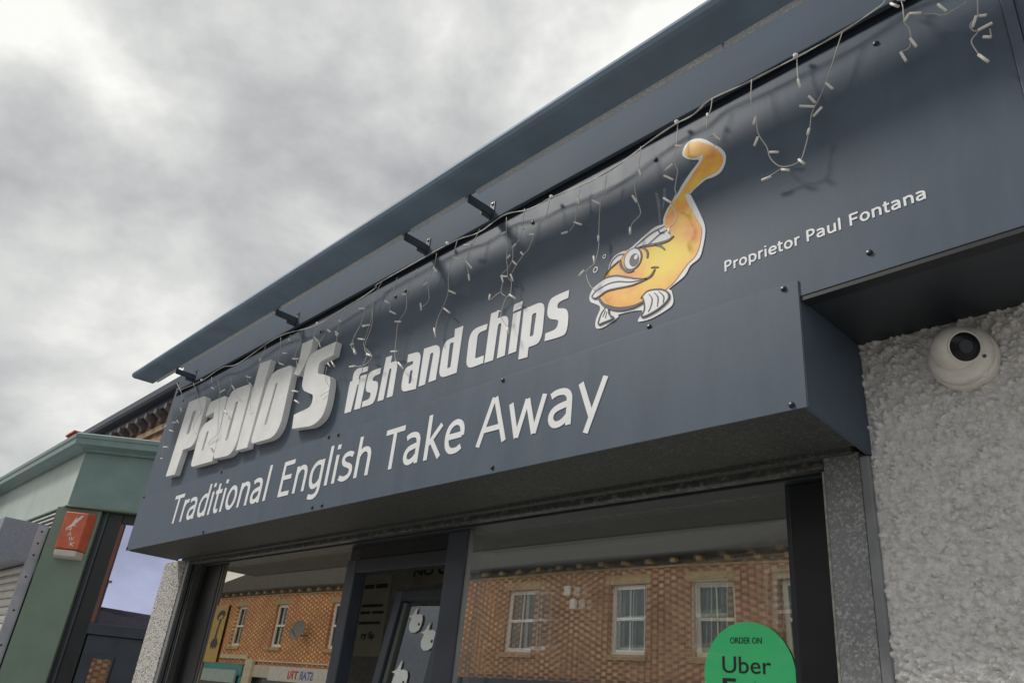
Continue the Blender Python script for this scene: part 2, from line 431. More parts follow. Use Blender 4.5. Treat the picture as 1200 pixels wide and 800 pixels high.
DATA = {"raised": [ [  "P",
  [[-5.506,2.813,0],[-5.485,3.36,0.01],[-5.145,3.342,0.09],[-5.124,2.969,0.1],[-5.32,2.974,0],[-5.341,2.804,0]],
  [[[-5.347,3.26,0.012],[-5.29,3.257,0.012],[-5.297,3.087,0.012],[-5.346,3.089,0.012]]]],
 [  "a",
  [   [-5.071,3.165,0],
   [-5.077,3.268,0.05],
   [-4.792,3.261,0.06],
   [-4.745,2.803,0],
   [-5.093,2.816,0.045],
   [-5.103,3.103,0.07],
   [-4.931,3.126,0],
   [-4.941,3.173,0]],
  [[[-4.976,3.038,0.01],[-4.94,3.039,0.01],[-4.943,2.91,0.01],[-4.977,2.907,0.01]]]],
 [  "o",
  [[-4.772,3.28,0.1],[-4.445,3.26,0.07],[-4.439,2.796,0.11],[-4.743,2.817,0.04]],
  [[[-4.621,3.173,0.012],[-4.585,3.173,0.012],[-4.587,2.915,0.012],[-4.628,2.914,0.012]]]],
 ["l",[[-4.42,2.817,0],[-4.401,3.383,0],[-4.251,3.369,0],[-4.27,2.81,0]],[]],
 [  "o",
  [[-4.205,3.271,0.1],[-3.913,3.253,0.07],[-3.897,2.811,0.12],[-4.238,2.826,0.04]],
  [[[-4.097,3.173,0.012],[-4.068,3.172,0.012],[-4.084,2.917,0.012],[-4.114,2.915,0.012]]]],
 ["apostrophe",[[-3.869,3.368,0],[-3.742,3.364,0],[-3.74,3.265,0.1],[-3.818,3.155,0],[-3.883,3.18,0],[-3.857,3.264,0.1]],[]],
 [  "s",
  [   [-3.464,3.266,0],
   [-3.465,3.187,0],
   [-3.607,3.182,0.03],
   [-3.598,3.111,0.02],
   [-3.501,3.08,0.02],
   [-3.434,3.048,0.05],
   [-3.412,2.847,0.1],
   [-3.508,2.797,0.06],
   [-3.749,2.826,0],
   [-3.764,2.909,0],
   [-3.584,2.919,0.04],
   [-3.59,2.986,0.02],
   [-3.715,3.039,0.02],
   [-3.752,3.077,0.03],
   [-3.766,3.26,0.09],
   [-3.645,3.27,0.08]],
  []]],
"vinyl": [ [  "f",
  [   [-3.29,2.831,0],
   [-3.297,2.979,0],
   [-3.294,3.004,0],
   [-3.275,3.004,0],
   [-3.28,3.054,0.03],
   [-3.246,3.067,0.03],
   [-3.201,3.06,0],
   [-3.2,3.032,0],
   [-3.218,3.023,0.02],
   [-3.216,2.997,0],
   [-3.2,2.996,0],
   [-3.199,2.968,0],
   [-3.216,2.969,0],
   [-3.23,2.828,0]],
  []],
 ["dot",[[-3.194,3.058,0],[-3.146,3.053,0],[-3.145,3.026,0],[-3.194,3.028,0]],[]],
 ["i",[[-3.203,3.013,0],[-3.144,3.009,0],[-3.147,2.828,0],[-3.202,2.831,0]],[]],
 [  "s",
  [   [-3.023,3.013,0],
   [-3.023,2.982,0],
   [-3.079,2.979,0.02],
   [-3.082,2.957,0.01],
   [-3.016,2.939,0.05],
   [-3.023,2.834,0.06],
   [-3.061,2.826,0.04],
   [-3.134,2.831,0],
   [-3.135,2.86,0],
   [-3.075,2.862,0.02],
   [-3.074,2.893,0.01],
   [-3.133,2.914,0.05],
   [-3.133,3.009,0.05],
   [-3.098,3.017,0.04]],
  []],
 [  "h",
  [   [-2.994,3.06,0],
   [-2.944,3.058,0],
   [-2.944,3.02,0],
   [-2.881,3.016,0.05],
   [-2.878,2.832,0],
   [-2.925,2.833,0],
   [-2.927,2.986,0.01],
   [-2.947,2.987,0.01],
   [-2.95,2.829,0],
   [-3.0,2.832,0]],
  []],
 [  "a",
  [[-2.804,3.024,0],[-2.698,3.015,0.05],[-2.697,2.825,0],[-2.815,2.835,0.04],[-2.821,2.956,0.05],[-2.753,2.961,0.0],[-2.754,2.978,0],[-2.803,2.982,0]],
  [[[-2.765,2.93,0.006],[-2.746,2.932,0.006],[-2.743,2.864,0.006],[-2.763,2.865,0.006]]]],
 [  "n",
  [[-2.682,3.02,0],[-2.553,3.013,0.06],[-2.556,2.835,0],[-2.607,2.835,0],[-2.603,2.98,0.01],[-2.626,2.982,0.01],[-2.631,2.831,0],[-2.678,2.832,0]],
  []],
 [  "d",
  [[-2.468,3.057,0],[-2.411,3.056,0],[-2.413,2.833,0],[-2.538,2.834,0.05],[-2.539,3.014,0.06],[-2.464,3.017,0]],
  [[[-2.49,2.993,0.008],[-2.463,2.992,0.008],[-2.461,2.871,0.008],[-2.484,2.87,0.008]]]],
 [  "c",
  [[-2.246,3.015,0],[-2.249,2.988,0],[-2.303,2.987,0.02],[-2.301,2.868,0.01],[-2.245,2.868,0],[-2.244,2.833,0],[-2.355,2.831,0.05],[-2.36,3.019,0.06]],
  []],
 [  "h",
  [   [-2.231,3.058,0],
   [-2.181,3.057,0],
   [-2.185,3.021,0],
   [-2.114,3.017,0.05],
   [-2.114,2.833,0],
   [-2.16,2.831,0],
   [-2.156,2.992,0.01],
   [-2.177,2.991,0.01],
   [-2.183,2.83,0],
   [-2.236,2.831,0]],
  []],
 ["dot",[[-2.09,3.054,0],[-2.04,3.055,0],[-2.044,3.024,0],[-2.093,3.022,0]],[]],
 ["i",[[-2.09,3.012,0],[-2.044,3.012,0],[-2.049,2.832,0],[-2.094,2.832,0]],[]],
 [  "p",
  [[-2.029,3.013,0],[-1.909,3.015,0.05],[-1.91,2.831,0.06],[-1.98,2.831,0],[-1.981,2.789,0],[-2.031,2.792,0]],
  [[[-1.977,2.974,0.008],[-1.953,2.975,0.008],[-1.959,2.875,0.008],[-1.979,2.875,0.008]]]],
 [  "s",
  [   [-1.784,3.016,0],
   [-1.786,2.983,0],
   [-1.839,2.981,0.025],
   [-1.842,2.956,0.012],
   [-1.777,2.935,0.05],
   [-1.779,2.833,0.06],
   [-1.809,2.826,0.04],
   [-1.894,2.832,0],
   [-1.893,2.864,0],
   [-1.834,2.865,0.025],
   [-1.827,2.901,0.012],
   [-1.895,2.929,0.05],
   [-1.89,3.002,0.05],
   [-1.864,3.016,0.05]],
  []]],
"fish": { "outline": [  [-1.66,2.987],
  [-1.618,3.002],
  [-1.595,3.036],
  [-1.588,3.058],
  [-1.568,3.081],
  [-1.533,3.087],
  [-1.505,3.083],
  [-1.464,3.1],
  [-1.427,3.117],
  [-1.386,3.131],
  [-1.354,3.128],
  [-1.353,3.148],
  [-1.341,3.178],
  [-1.319,3.204],
  [-1.292,3.233],
  [-1.275,3.258],
  [-1.239,3.296],
  [-1.205,3.327],
  [-1.229,3.343],
  [-1.253,3.36],
  [-1.272,3.384],
  [-1.273,3.403],
  [-1.26,3.427],
  [-1.239,3.435],
  [-1.21,3.427],
  [-1.179,3.405],
  [-1.149,3.37],
  [-1.12,3.336],
  [-1.104,3.305],
  [-1.102,3.279],
  [-1.109,3.254],
  [-1.126,3.234],
  [-1.152,3.23],
  [-1.179,3.234],
  [-1.206,3.224],
  [-1.23,3.214],
  [-1.245,3.202],
  [-1.245,3.209],
  [-1.227,3.166],
  [-1.203,3.103],
  [-1.187,3.053],
  [-1.186,3.015],
  [-1.196,2.966],
  [-1.209,2.934],
  [-1.242,2.919],
  [-1.258,2.896],
  [-1.275,2.882],
  [-1.325,2.861],
  [-1.317,2.851],
  [-1.309,2.82],
  [-1.312,2.797],
  [-1.334,2.785],
  [-1.396,2.772],
  [-1.443,2.775],
  [-1.451,2.784],
  [-1.436,2.816],
  [-1.533,2.832],
  [-1.539,2.822],
  [-1.595,2.804],
  [-1.627,2.804],
  [-1.641,2.818],
  [-1.639,2.848],
  [-1.622,2.887],
  [-1.649,2.911],
  [-1.668,2.924],
  [-1.677,2.939],
  [-1.676,2.958]],
 "body": [  [-1.612,3.005],
  [-1.586,3.031],
  [-1.543,3.052],
  [-1.515,3.079],
  [-1.469,3.079],
  [-1.403,3.08],
  [-1.345,3.1],
  [-1.346,3.131],
  [-1.334,3.171],
  [-1.31,3.2],
  [-1.283,3.224],
  [-1.254,3.255],
  [-1.222,3.29],
  [-1.194,3.32],
  [-1.189,3.347],
  [-1.211,3.346],
  [-1.239,3.357],
  [-1.26,3.376],
  [-1.266,3.392],
  [-1.257,3.414],
  [-1.235,3.423],
  [-1.211,3.413],
  [-1.186,3.394],
  [-1.156,3.365],
  [-1.13,3.33],
  [-1.114,3.3],
  [-1.112,3.28],
  [-1.119,3.259],
  [-1.139,3.244],
  [-1.165,3.243],
  [-1.192,3.239],
  [-1.216,3.226],
  [-1.247,3.212],
  [-1.259,3.212],
  [-1.262,3.2],
  [-1.24,3.141],
  [-1.216,3.087],
  [-1.199,3.046],
  [-1.199,3.017],
  [-1.208,2.975],
  [-1.225,2.945],
  [-1.25,2.93],
  [-1.275,2.907],
  [-1.305,2.879],
  [-1.35,2.858],
  [-1.429,2.846],
  [-1.472,2.84],
  [-1.523,2.849],
  [-1.563,2.866],
  [-1.606,2.894],
  [-1.629,2.931]],
 "white": [  [   [-1.662,2.983],
   [-1.612,3.0],
   [-1.558,2.994],
   [-1.511,2.972],
   [-1.465,2.949],
   [-1.418,2.932],
   [-1.442,2.928],
   [-1.486,2.928],
   [-1.544,2.938],
   [-1.591,2.944],
   [-1.626,2.935],
   [-1.647,2.932],
   [-1.663,2.943],
   [-1.656,2.954],
   [-1.646,2.961]],
  [[-1.435,2.868],[-1.414,2.88],[-1.377,2.875],[-1.345,2.861],[-1.327,2.841],[-1.33,2.817],[-1.375,2.794],[-1.433,2.788],[-1.423,2.814],[-1.426,2.845]],
  [[-1.596,2.876],[-1.615,2.856],[-1.625,2.821],[-1.601,2.819],[-1.567,2.82],[-1.577,2.844],[-1.582,2.866]],
  [[-1.473,3.08],[-1.404,3.107],[-1.345,3.113],[-1.329,3.089],[-1.318,3.062],[-1.322,3.051],[-1.375,3.051],[-1.426,3.065]],
  [[-1.584,3.035],[-1.576,3.059],[-1.55,3.075],[-1.521,3.071],[-1.532,3.058],[-1.543,3.049]]],
 "stroke": [  [5,[[-1.662,2.983],[-1.612,3.0],[-1.558,2.994],[-1.511,2.972],[-1.465,2.949],[-1.415,2.929]]],
  [   5,
   [    [-1.415,2.929],
    [-1.442,2.928],
    [-1.486,2.928],
    [-1.544,2.938],
    [-1.591,2.944],
    [-1.626,2.935],
    [-1.647,2.932],
    [-1.663,2.943],
    [-1.656,2.954],
    [-1.646,2.961]]],
  [3.5,[[-1.646,2.961],[-1.592,2.971],[-1.545,2.965],[-1.487,2.943],[-1.431,2.932]]],
  [7,[[-1.431,2.933],[-1.407,2.933],[-1.394,2.941],[-1.383,2.957]]],
  [4,[[-1.4,2.968],[-1.384,2.965],[-1.368,2.958]]],
  [5,[[-1.612,3.005],[-1.586,3.031],[-1.543,3.051]]],
  [4.5,[[-1.584,3.035],[-1.576,3.059],[-1.55,3.075],[-1.521,3.071]]],
  [8,[[-1.538,3.053],[-1.535,3.033],[-1.524,3.012],[-1.5,2.99],[-1.474,2.984]]],
  [6,[[-1.446,3.07],[-1.426,3.054],[-1.416,3.034],[-1.417,3.014]]],
  [12,[[-1.632,2.929],[-1.606,2.893],[-1.563,2.864],[-1.523,2.848],[-1.472,2.84],[-1.429,2.845]]],
  [   5,
   [    [-1.44,2.862],
    [-1.414,2.88],
    [-1.377,2.875],
    [-1.345,2.861],
    [-1.327,2.841],
    [-1.33,2.817],
    [-1.375,2.794],
    [-1.433,2.788],
    [-1.423,2.814],
    [-1.426,2.845],
    [-1.435,2.868]]],
  [3,[[-1.406,2.867],[-1.392,2.843],[-1.397,2.815],[-1.407,2.799]]],
  [3,[[-1.384,2.865],[-1.368,2.84],[-1.37,2.807]]],
  [3,[[-1.366,2.864],[-1.345,2.837],[-1.347,2.814]]],
  [5,[[-1.596,2.876],[-1.615,2.856],[-1.625,2.821],[-1.601,2.819],[-1.558,2.823],[-1.577,2.844],[-1.582,2.866]]],
  [3,[[-1.595,2.865],[-1.606,2.843]]],
  [3,[[-1.589,2.858],[-1.593,2.834]]],
  [5,[[-1.473,3.08],[-1.404,3.107],[-1.345,3.114]]],
  [4.5,[[-1.417,3.066],[-1.362,3.09],[-1.334,3.093]]],
  [8,[[-1.463,3.073],[-1.43,3.068],[-1.371,3.054],[-1.331,3.05],[-1.307,3.058]]],
  [6,[[-1.384,3.053],[-1.362,3.041],[-1.344,3.019]]],
  [4,[[-1.372,3.111],[-1.363,3.094],[-1.345,3.086]]]],
 "eye": [[-1.48,3.034],[-1.472,3.026],[-1.464,3.035]],
 "bub": [[0.008,[-1.617,3.1]],[0.0115,[-1.657,3.058]],[0.005,[-1.672,3.121]]]},
"strands": [ {  "y": -0.026,
  "w": [   [    [-0.974,3.521],
    [-0.978,3.423],
    [-0.964,3.365],
    [-0.96,3.283],
    [-0.934,3.215],
    [-0.924,3.164],
    [-0.889,3.114],
    [-0.834,3.103],
    [-0.813,3.142],
    [-0.794,3.219],
    [-0.788,3.261],
    [-0.778,3.285],
    [-0.742,3.354],
    [-0.668,3.517]],
   [[-0.889,3.109],[-0.959,3.101]]],
  "b": [   [[-0.959,3.101],[-0.927,3.1]],
   [[-0.889,3.102],[-0.865,3.087]],
   [[-0.923,3.186],[-0.895,3.171]],
   [[-0.975,3.24],[-0.961,3.268]],
   [[-0.833,3.109],[-0.817,3.084]],
   [[-0.801,3.186],[-0.794,3.207]],
   [[-0.781,3.249],[-0.752,3.269]],
   [[-0.819,3.313],[-0.774,3.283]],
   [[-0.79,3.338],[-0.773,3.3]],
   [[-0.736,3.358],[-0.718,3.324]],
   [[-0.973,3.322],[-0.964,3.349]]]},
 {"y":-0.026,"w":[[[-0.82,3.519],[-0.822,3.454],[-0.819,3.417]]],"b":[[[-0.82,3.428],[-0.816,3.389]]]},
 {  "y": -0.026,
  "w": [   [[-0.494,3.521],[-0.491,3.487],[-0.493,3.422],[-0.485,3.396],[-0.484,3.356],[-0.489,3.33],[-0.499,3.322],[-0.516,3.326]],
   [[-0.493,3.422],[-0.477,3.443]],
   [[-0.447,3.422],[-0.419,3.403],[-0.398,3.382],[-0.372,3.385],[-0.335,3.395]]],
  "b": [   [[-0.493,3.422],[-0.478,3.441]],
   [[-0.477,3.443],[-0.447,3.423]],
   [[-0.485,3.351],[-0.474,3.312]],
   [[-0.515,3.32],[-0.506,3.281]],
   [[-0.404,3.428],[-0.388,3.389]],
   [[-0.52,3.518],[-0.501,3.49]],
   [[-0.501,3.523],[-0.482,3.504]]]},
 {  "y": -0.026,
  "w": [   [[-0.314,3.388],[-0.323,3.323],[-0.338,3.313],[-0.343,3.298],[-0.338,3.28],[-0.329,3.269],[-0.347,3.245],[-0.337,3.19]],
   [[-0.321,3.322],[-0.317,3.319]],
   [[-0.302,3.263],[-0.303,3.229]]],
  "b": [   [[-0.338,3.29],[-0.324,3.321]],
   [[-0.327,3.271],[-0.293,3.273]],
   [[-0.319,3.32],[-0.302,3.311]],
   [[-0.319,3.241],[-0.303,3.229]],
   [[-0.337,3.188],[-0.32,3.152]]]},
 {  "y": -0.026,
  "w": [   [[-1.124,3.532],[-1.134,3.488],[-1.148,3.467],[-1.155,3.414]],
   [[-1.14,3.376],[-1.132,3.38],[-1.122,3.369],[-1.114,3.35],[-1.121,3.343],[-1.127,3.33]]],
  "b": [[[-1.127,3.378],[-1.103,3.342]],[[-1.147,3.478],[-1.143,3.459]]]},
 {  "y": -0.026,
  "w": [   [    [-1.277,3.51],
    [-1.281,3.436],
    [-1.286,3.345],
    [-1.273,3.303],
    [-1.276,3.267],
    [-1.28,3.22],
    [-1.275,3.2],
    [-1.29,3.165],
    [-1.285,3.143],
    [-1.27,3.109],
    [-1.274,3.081],
    [-1.298,3.066],
    [-1.295,3.039]]],
  "b": [   [[-1.283,3.415],[-1.25,3.397]],
   [[-1.32,3.321],[-1.29,3.334]],
   [[-1.323,3.298],[-1.286,3.263]],
   [[-1.321,3.199],[-1.29,3.165]],
   [[-1.298,3.063],[-1.295,3.043]]]},
 {  "y": -0.026,
  "w": [[[-1.433,3.489],[-1.437,3.387],[-1.452,3.315],[-1.44,3.246],[-1.424,3.183],[-1.466,3.16],[-1.471,3.122]]],
  "b": [[[-1.46,3.276],[-1.44,3.238]],[[-1.432,3.378],[-1.424,3.345]],[[-1.472,3.147],[-1.471,3.119]]]},
 {  "y": -0.026,
  "w": [[[-1.596,3.446],[-1.61,3.355],[-1.629,3.319],[-1.628,3.202],[-1.623,3.129],[-1.634,3.065],[-1.668,3.036],[-1.648,2.975],[-1.615,2.934]]],
  "b": [[[-1.67,3.36],[-1.629,3.326]],[[-1.638,3.091],[-1.634,3.058]],[[-1.698,3.026],[-1.673,3.041]],[[-1.626,3.18],[-1.625,3.155]]]},
 {  "y": -0.026,
  "w": [[[-1.741,3.471],[-1.748,3.389],[-1.752,3.292],[-1.774,3.257]]],
  "b": [[[-1.752,3.292],[-1.712,3.264]],[[-1.808,3.259],[-1.777,3.254]],[[-1.744,3.403],[-1.738,3.372]]]},
 {  "y": -0.026,
  "w": [   [    [-2.172,3.504],
    [-2.164,3.424],
    [-2.147,3.339],
    [-2.143,3.279],
    [-2.128,3.229],
    [-2.121,3.183],
    [-2.093,3.148],
    [-2.092,3.088],
    [-2.11,3.082],
    [-2.123,3.038],
    [-2.124,2.998],
    [-2.109,2.972],
    [-2.073,2.93]],
   [[-2.15,3.12],[-2.176,3.111],[-2.202,3.096]]],
  "b": [   [[-2.194,3.425],[-2.167,3.426]],
   [[-2.135,3.279],[-2.119,3.292]],
   [[-2.102,3.189],[-2.082,3.15]],
   [[-2.092,3.088],[-2.054,3.057]],
   [[-2.206,3.096],[-2.204,3.123]],
   [[-2.073,2.93],[-2.068,2.902]],
   [[-2.143,3.023],[-2.122,3.016]]]},
 {  "y": -0.026,
  "w": [   [[-2.046,3.488],[-2.054,3.4],[-2.063,3.349],[-2.106,3.322],[-2.104,3.264],[-2.128,3.229],[-2.16,3.207],[-2.146,3.167],[-2.146,3.119],[-2.114,3.086]]],
  "b": [[[-2.057,3.398],[-2.038,3.383]],[[-2.154,3.195],[-2.141,3.164]],[[-2.11,3.323],[-2.088,3.333]],[[-2.159,3.2],[-2.117,3.182]]]},
 {  "y": -0.026,
  "w": [[[-1.901,3.473],[-1.902,3.445],[-1.907,3.39],[-1.951,3.359],[-1.969,3.325],[-2.0,3.273],[-2.035,3.256],[-2.077,3.225],[-2.099,3.194]]],
  "b": [[[-1.998,3.336],[-1.969,3.324]],[[-2.049,3.274],[-2.034,3.256]],[[-2.1,3.253],[-2.071,3.223]]]},
 {  "y": -0.026,
  "w": [[[-2.35,3.519],[-2.388,3.422],[-2.399,3.358],[-2.375,3.291],[-2.356,3.246]]],
  "b": [[[-2.433,3.457],[-2.38,3.44]],[[-2.399,3.358],[-2.351,3.304]],[[-2.369,3.28],[-2.356,3.243]]]},
 {  "y": -0.026,
  "w": [[[-2.496,3.509],[-2.535,3.359],[-2.524,3.253],[-2.546,3.194],[-2.577,3.122],[-2.57,3.039]]],
  "b": [[[-2.506,3.42],[-2.437,3.387]],[[-2.513,3.252],[-2.46,3.218]],[[-2.537,3.171],[-2.487,3.131]],[[-2.584,3.083],[-2.562,3.033]]]},
 {  "y": -0.026,
  "w": [[[-2.665,3.515],[-2.674,3.446],[-2.7,3.367],[-2.668,3.26],[-2.71,3.231]]],
  "b": [[[-2.672,3.436],[-2.638,3.397]],[[-2.721,3.255],[-2.705,3.213]],[[-2.727,3.355],[-2.699,3.363]]]},
 {  "y": -0.026,
  "w": [[[-2.809,3.479],[-2.831,3.414],[-2.848,3.348],[-2.829,3.253],[-2.88,3.199],[-2.882,3.113],[-2.866,3.008],[-2.802,2.958]]],
  "b": [[[-2.91,3.214],[-2.858,3.198]],[[-2.911,3.057],[-2.858,3.044]],[[-2.824,2.975],[-2.775,2.932]],[[-2.882,3.354],[-2.847,3.344]]]},
 {"y":-0.026,"w":[[[-2.964,3.481],[-2.978,3.411],[-2.992,3.315],[-2.966,3.29]]],"b":[[[-3.053,3.381],[-3.008,3.351]],[[-2.981,3.295],[-2.923,3.262]]]},
 {  "y": -0.026,
  "w": [[[-3.122,3.519],[-3.188,3.445],[-3.165,3.324],[-3.175,3.216],[-3.171,3.161],[-3.08,3.079],[-3.118,3.041],[-3.192,3.046]]],
  "b": [[[-3.222,3.29],[-3.148,3.269]],[[-3.233,3.215],[-3.167,3.192]],[[-3.124,3.104],[-3.073,3.076]],[[-3.256,3.062],[-3.194,3.051]]]},
 {  "y": -0.026,
  "w": [[[-3.245,3.484],[-3.241,3.329],[-3.283,3.23],[-3.236,3.134]]],
  "b": [[[-3.292,3.412],[-3.238,3.395]],[[-3.292,3.195],[-3.262,3.194]],[[-3.251,3.162],[-3.215,3.125]]]},
 {  "y": -0.048,
  "w": [[[-3.392,3.452],[-3.417,3.377],[-3.439,3.314],[-3.424,3.256]]],
  "b": [[[-3.446,3.297],[-3.422,3.279]],[[-3.435,3.375],[-3.407,3.357]]]},
 {  "y": -0.048,
  "w": [[[-3.713,3.433],[-3.705,3.362],[-3.636,3.31],[-3.601,3.343]]],
  "b": [[[-3.702,3.353],[-3.641,3.311]],[[-3.568,3.361],[-3.54,3.341]],[[-3.644,3.312],[-3.611,3.271]]]},
 {  "y": -0.048,
  "w": [[[-4.169,3.493],[-4.138,3.411],[-4.124,3.331],[-4.089,3.298]]],
  "b": [[[-4.093,3.299],[-4.026,3.271]],[[-4.074,3.359],[-4.021,3.345]]]},
 {"y":-0.048,"w":[[[-4.333,3.475],[-4.346,3.381]]],"b":[[[-4.349,3.395],[-4.348,3.373]]]},
 {"y":-0.048,"w":[[[-4.02,3.463],[-4.021,3.429]]],"b":[[[-4.024,3.437],[-4.004,3.415]]]},
 {"y":-0.048,"w":[[[-3.864,3.433],[-3.849,3.363],[-3.875,3.305],[-3.88,3.265]]],"b":[[[-3.897,3.27],[-3.849,3.256]]]},
 {"y":-0.048,"w":[[[-3.422,3.257],[-3.433,3.176],[-3.446,3.142],[-3.399,3.1]]],"b":[[[-3.444,3.138],[-3.397,3.096]]]},
 {  "y": -0.048,
  "w": [[[-3.207,3.452],[-3.207,3.304],[-3.251,3.184],[-3.19,3.11]]],
  "b": [[[-3.26,3.393],[-3.2,3.373]],[[-3.185,3.264],[-3.122,3.256]],[[-3.206,3.128],[-3.186,3.105]]]},
 {  "y": -0.048,
  "w": [[[-3.133,3.348],[-3.109,3.252],[-3.129,3.136],[-3.09,3.082],[-3.105,3.024]]],
  "b": [[[-3.188,3.192],[-3.13,3.173]],[[-3.09,3.082],[-3.037,3.056]]]},
 {  "y": -0.048,
  "w": [[[-5.822,3.583],[-5.654,3.45],[-5.566,3.31],[-5.612,3.26],[-5.622,3.194],[-5.666,3.173],[-5.69,3.109],[-5.641,2.966]]],
  "b": [   [[-5.653,3.044],[-5.556,3.026]],
   [[-5.646,2.958],[-5.608,2.952]],
   [[-5.638,3.167],[-5.553,3.142]],
   [[-5.575,3.235],[-5.524,3.204]],
   [[-5.589,3.333],[-5.545,3.298]],
   [[-5.639,3.226],[-5.55,3.214]],
   [[-5.777,3.224],[-5.727,3.222]]]},
 {"y":-0.048,"w":[[[-5.452,3.494],[-5.203,3.286],[-5.137,3.201],[-5.178,3.135],[-5.166,3.087],[-5.091,3.037]]],"b":[[[-5.145,3.208],[-5.119,3.184]]]},
 {  "y": -0.048,
  "w": [[[-5.016,3.418],[-4.891,3.295],[-4.757,3.026],[-4.743,2.972],[-4.853,2.95],[-4.857,2.924],[-4.78,2.894]]],
  "b": [[[-4.703,3.124],[-4.639,3.085]],[[-4.812,2.9],[-4.77,2.887]]]},
 {"y":-0.048,"w":[[[-4.758,3.364],[-4.716,3.29],[-4.734,3.241]]],"b":[[[-4.877,3.287],[-4.801,3.291]],[[-4.7,3.296],[-4.647,3.258]]]},
 {  "y": -0.048,
  "w": [[[-4.463,3.309],[-4.508,3.294],[-4.386,3.196],[-4.364,3.123],[-4.329,3.058],[-4.372,3.058]]],
  "b": [[[-4.532,3.322],[-4.455,3.294]],[[-4.441,3.252],[-4.401,3.225]]]},
 {"y":-0.048,"w":[[[-5.152,3.471],[-5.083,3.377]]],"b":[[[-5.095,3.38],[-5.032,3.352]]]},
 {"y":-0.048,"w":[[[-4.522,3.158],[-4.548,3.173],[-4.654,3.232]]],"b":[]},
 {"y":-0.048,"w":[[[-3.71,3.431],[-3.72,3.353],[-3.65,3.316],[-3.598,3.357]]],"b":[[[-3.698,3.35],[-3.646,3.314]],[[-3.57,3.363],[-3.527,3.339]]]},
 {"y":-0.048,"w":[[[-3.493,3.12],[-3.476,3.042],[-3.399,2.973],[-3.468,2.957],[-3.485,2.95]]],"b":[[[-3.485,3.14],[-3.452,3.113]]]},
 {  "y": -0.048,
  "w": [[[-3.764,3.12],[-3.806,3.185],[-3.854,3.261]]],
  "b": [[[-3.813,3.054],[-3.74,3.032]],[[-3.745,2.981],[-3.689,2.953]],[[-3.903,3.273],[-3.828,3.253]],[[-3.456,3.314],[-3.418,3.289]]]}],
"cable": [ [-5.78,3.526],
 [-5.393,3.506],
 [-5.064,3.526],
 [-4.778,3.487],
 [-4.266,3.528],
 [-3.762,3.463],
 [-3.442,3.478],
 [-3.189,3.5],
 [-3.129,3.523],
 [-2.59,3.532],
 [-2.363,3.504],
 [-2.195,3.523],
 [-2.03,3.484],
 [-1.899,3.478],
 [-1.693,3.461],
 [-1.564,3.462],
 [-1.433,3.492],
 [-1.279,3.515],
 [-1.2,3.516],
 [-1.126,3.542],
 [-0.976,3.525],
 [-0.822,3.523],
 [-0.669,3.523],
 [-0.551,3.546],
 [-0.502,3.552]],
"screws": [ [-0.927,2.719],
 [-0.926,2.364],
 [-0.682,2.746],
 [-0.59,3.443],
 [-1.392,3.43],
 [-1.405,2.745],
 [-2.105,2.722],
 [-2.11,2.372],
 [-3.391,2.724],
 [-3.299,2.719],
 [-3.409,2.369],
 [-3.318,2.368],
 [-4.638,2.726],
 [-4.671,2.364],
 [-5.945,2.732],
 [-5.968,2.366],
 [-2.03,3.431],
 [-3.013,3.406],
 [-2.93,3.412],
 [-3.752,3.428],
 [-5.744,3.442]],
"smears": [ [[-1.392,3.283],[-1.386,3.285],[-1.379,3.269],[-1.368,3.232],[-1.365,3.14],[-1.371,3.133],[-1.379,3.205]],
 [[-1.356,3.282],[-1.346,3.282],[-1.344,3.239],[-1.359,3.182],[-1.357,3.231]]]}

# ------------------------------------------------------------------ ground and street
ASPH = mat('asphalt', (0.13, 0.13, 0.128), 0.9, var=0.25, scale=30, bump=0.5, bscale=200)
PAVE = mat('paving', (0.36, 0.35, 0.33), 0.85, var=0.2, scale=5, bump=0.2, bscale=90)
KERB = mat('kerb_stone', (0.30, 0.295, 0.28), 0.85, var=0.2)
def sheet(name, x0, x1, y0, y1, z, m):
    o = mesh(name, [(x0, y0, z), (x1, y0, z), (x1, y1, z), (x0, y1, z)], [(0, 1, 2, 3)], m); return tag(o, kind='structure')
sheet('ground', -400, 400, -400, 400, -0.14, ASPH)
sheet('road', -80, 60, -9.0, -3.3, -0.12, ASPH)
tag(box('pavement', -80, 60, -3.15, 1.5, -0.13, 0.0, PAVE), kind='structure')
tag(box('pavement', -80, 60, -12.0, -9.15, -0.13, 0.0, PAVE), kind='structure')
tag(box('kerb', -80, 60, -3.3, -3.152, -0.13, -0.004, KERB, bev=.01), kind='structure')
tag(box('kerb', -80, 60, -9.148, -9.0, -0.13, -0.004, KERB, bev=.01), kind='structure')
LINE = mat('road_paint', (0.75, 0.75, 0.72), 0.7)
for k in range(16):
    tag(mesh('road_marking', [(-60 + 6 * k, -6.2, -0.114), (-58 + 6 * k, -6.2, -0.114), (-58 + 6 * k, -6.1, -0.114), (-60 + 6 * k, -6.1, -0.114)], [(0, 1, 2, 3)], LINE), kind='structure')

# ------------------------------------------------------------------ the shop: walls
WALL_Y = 0.38
XL, XR = -5.986, -0.884        # ends of the lower sign box
shop = root('shop_building', 'single storey chip shop with grey roughcast wall behind the slate sign', 'building', (-2.5, .4, 0))
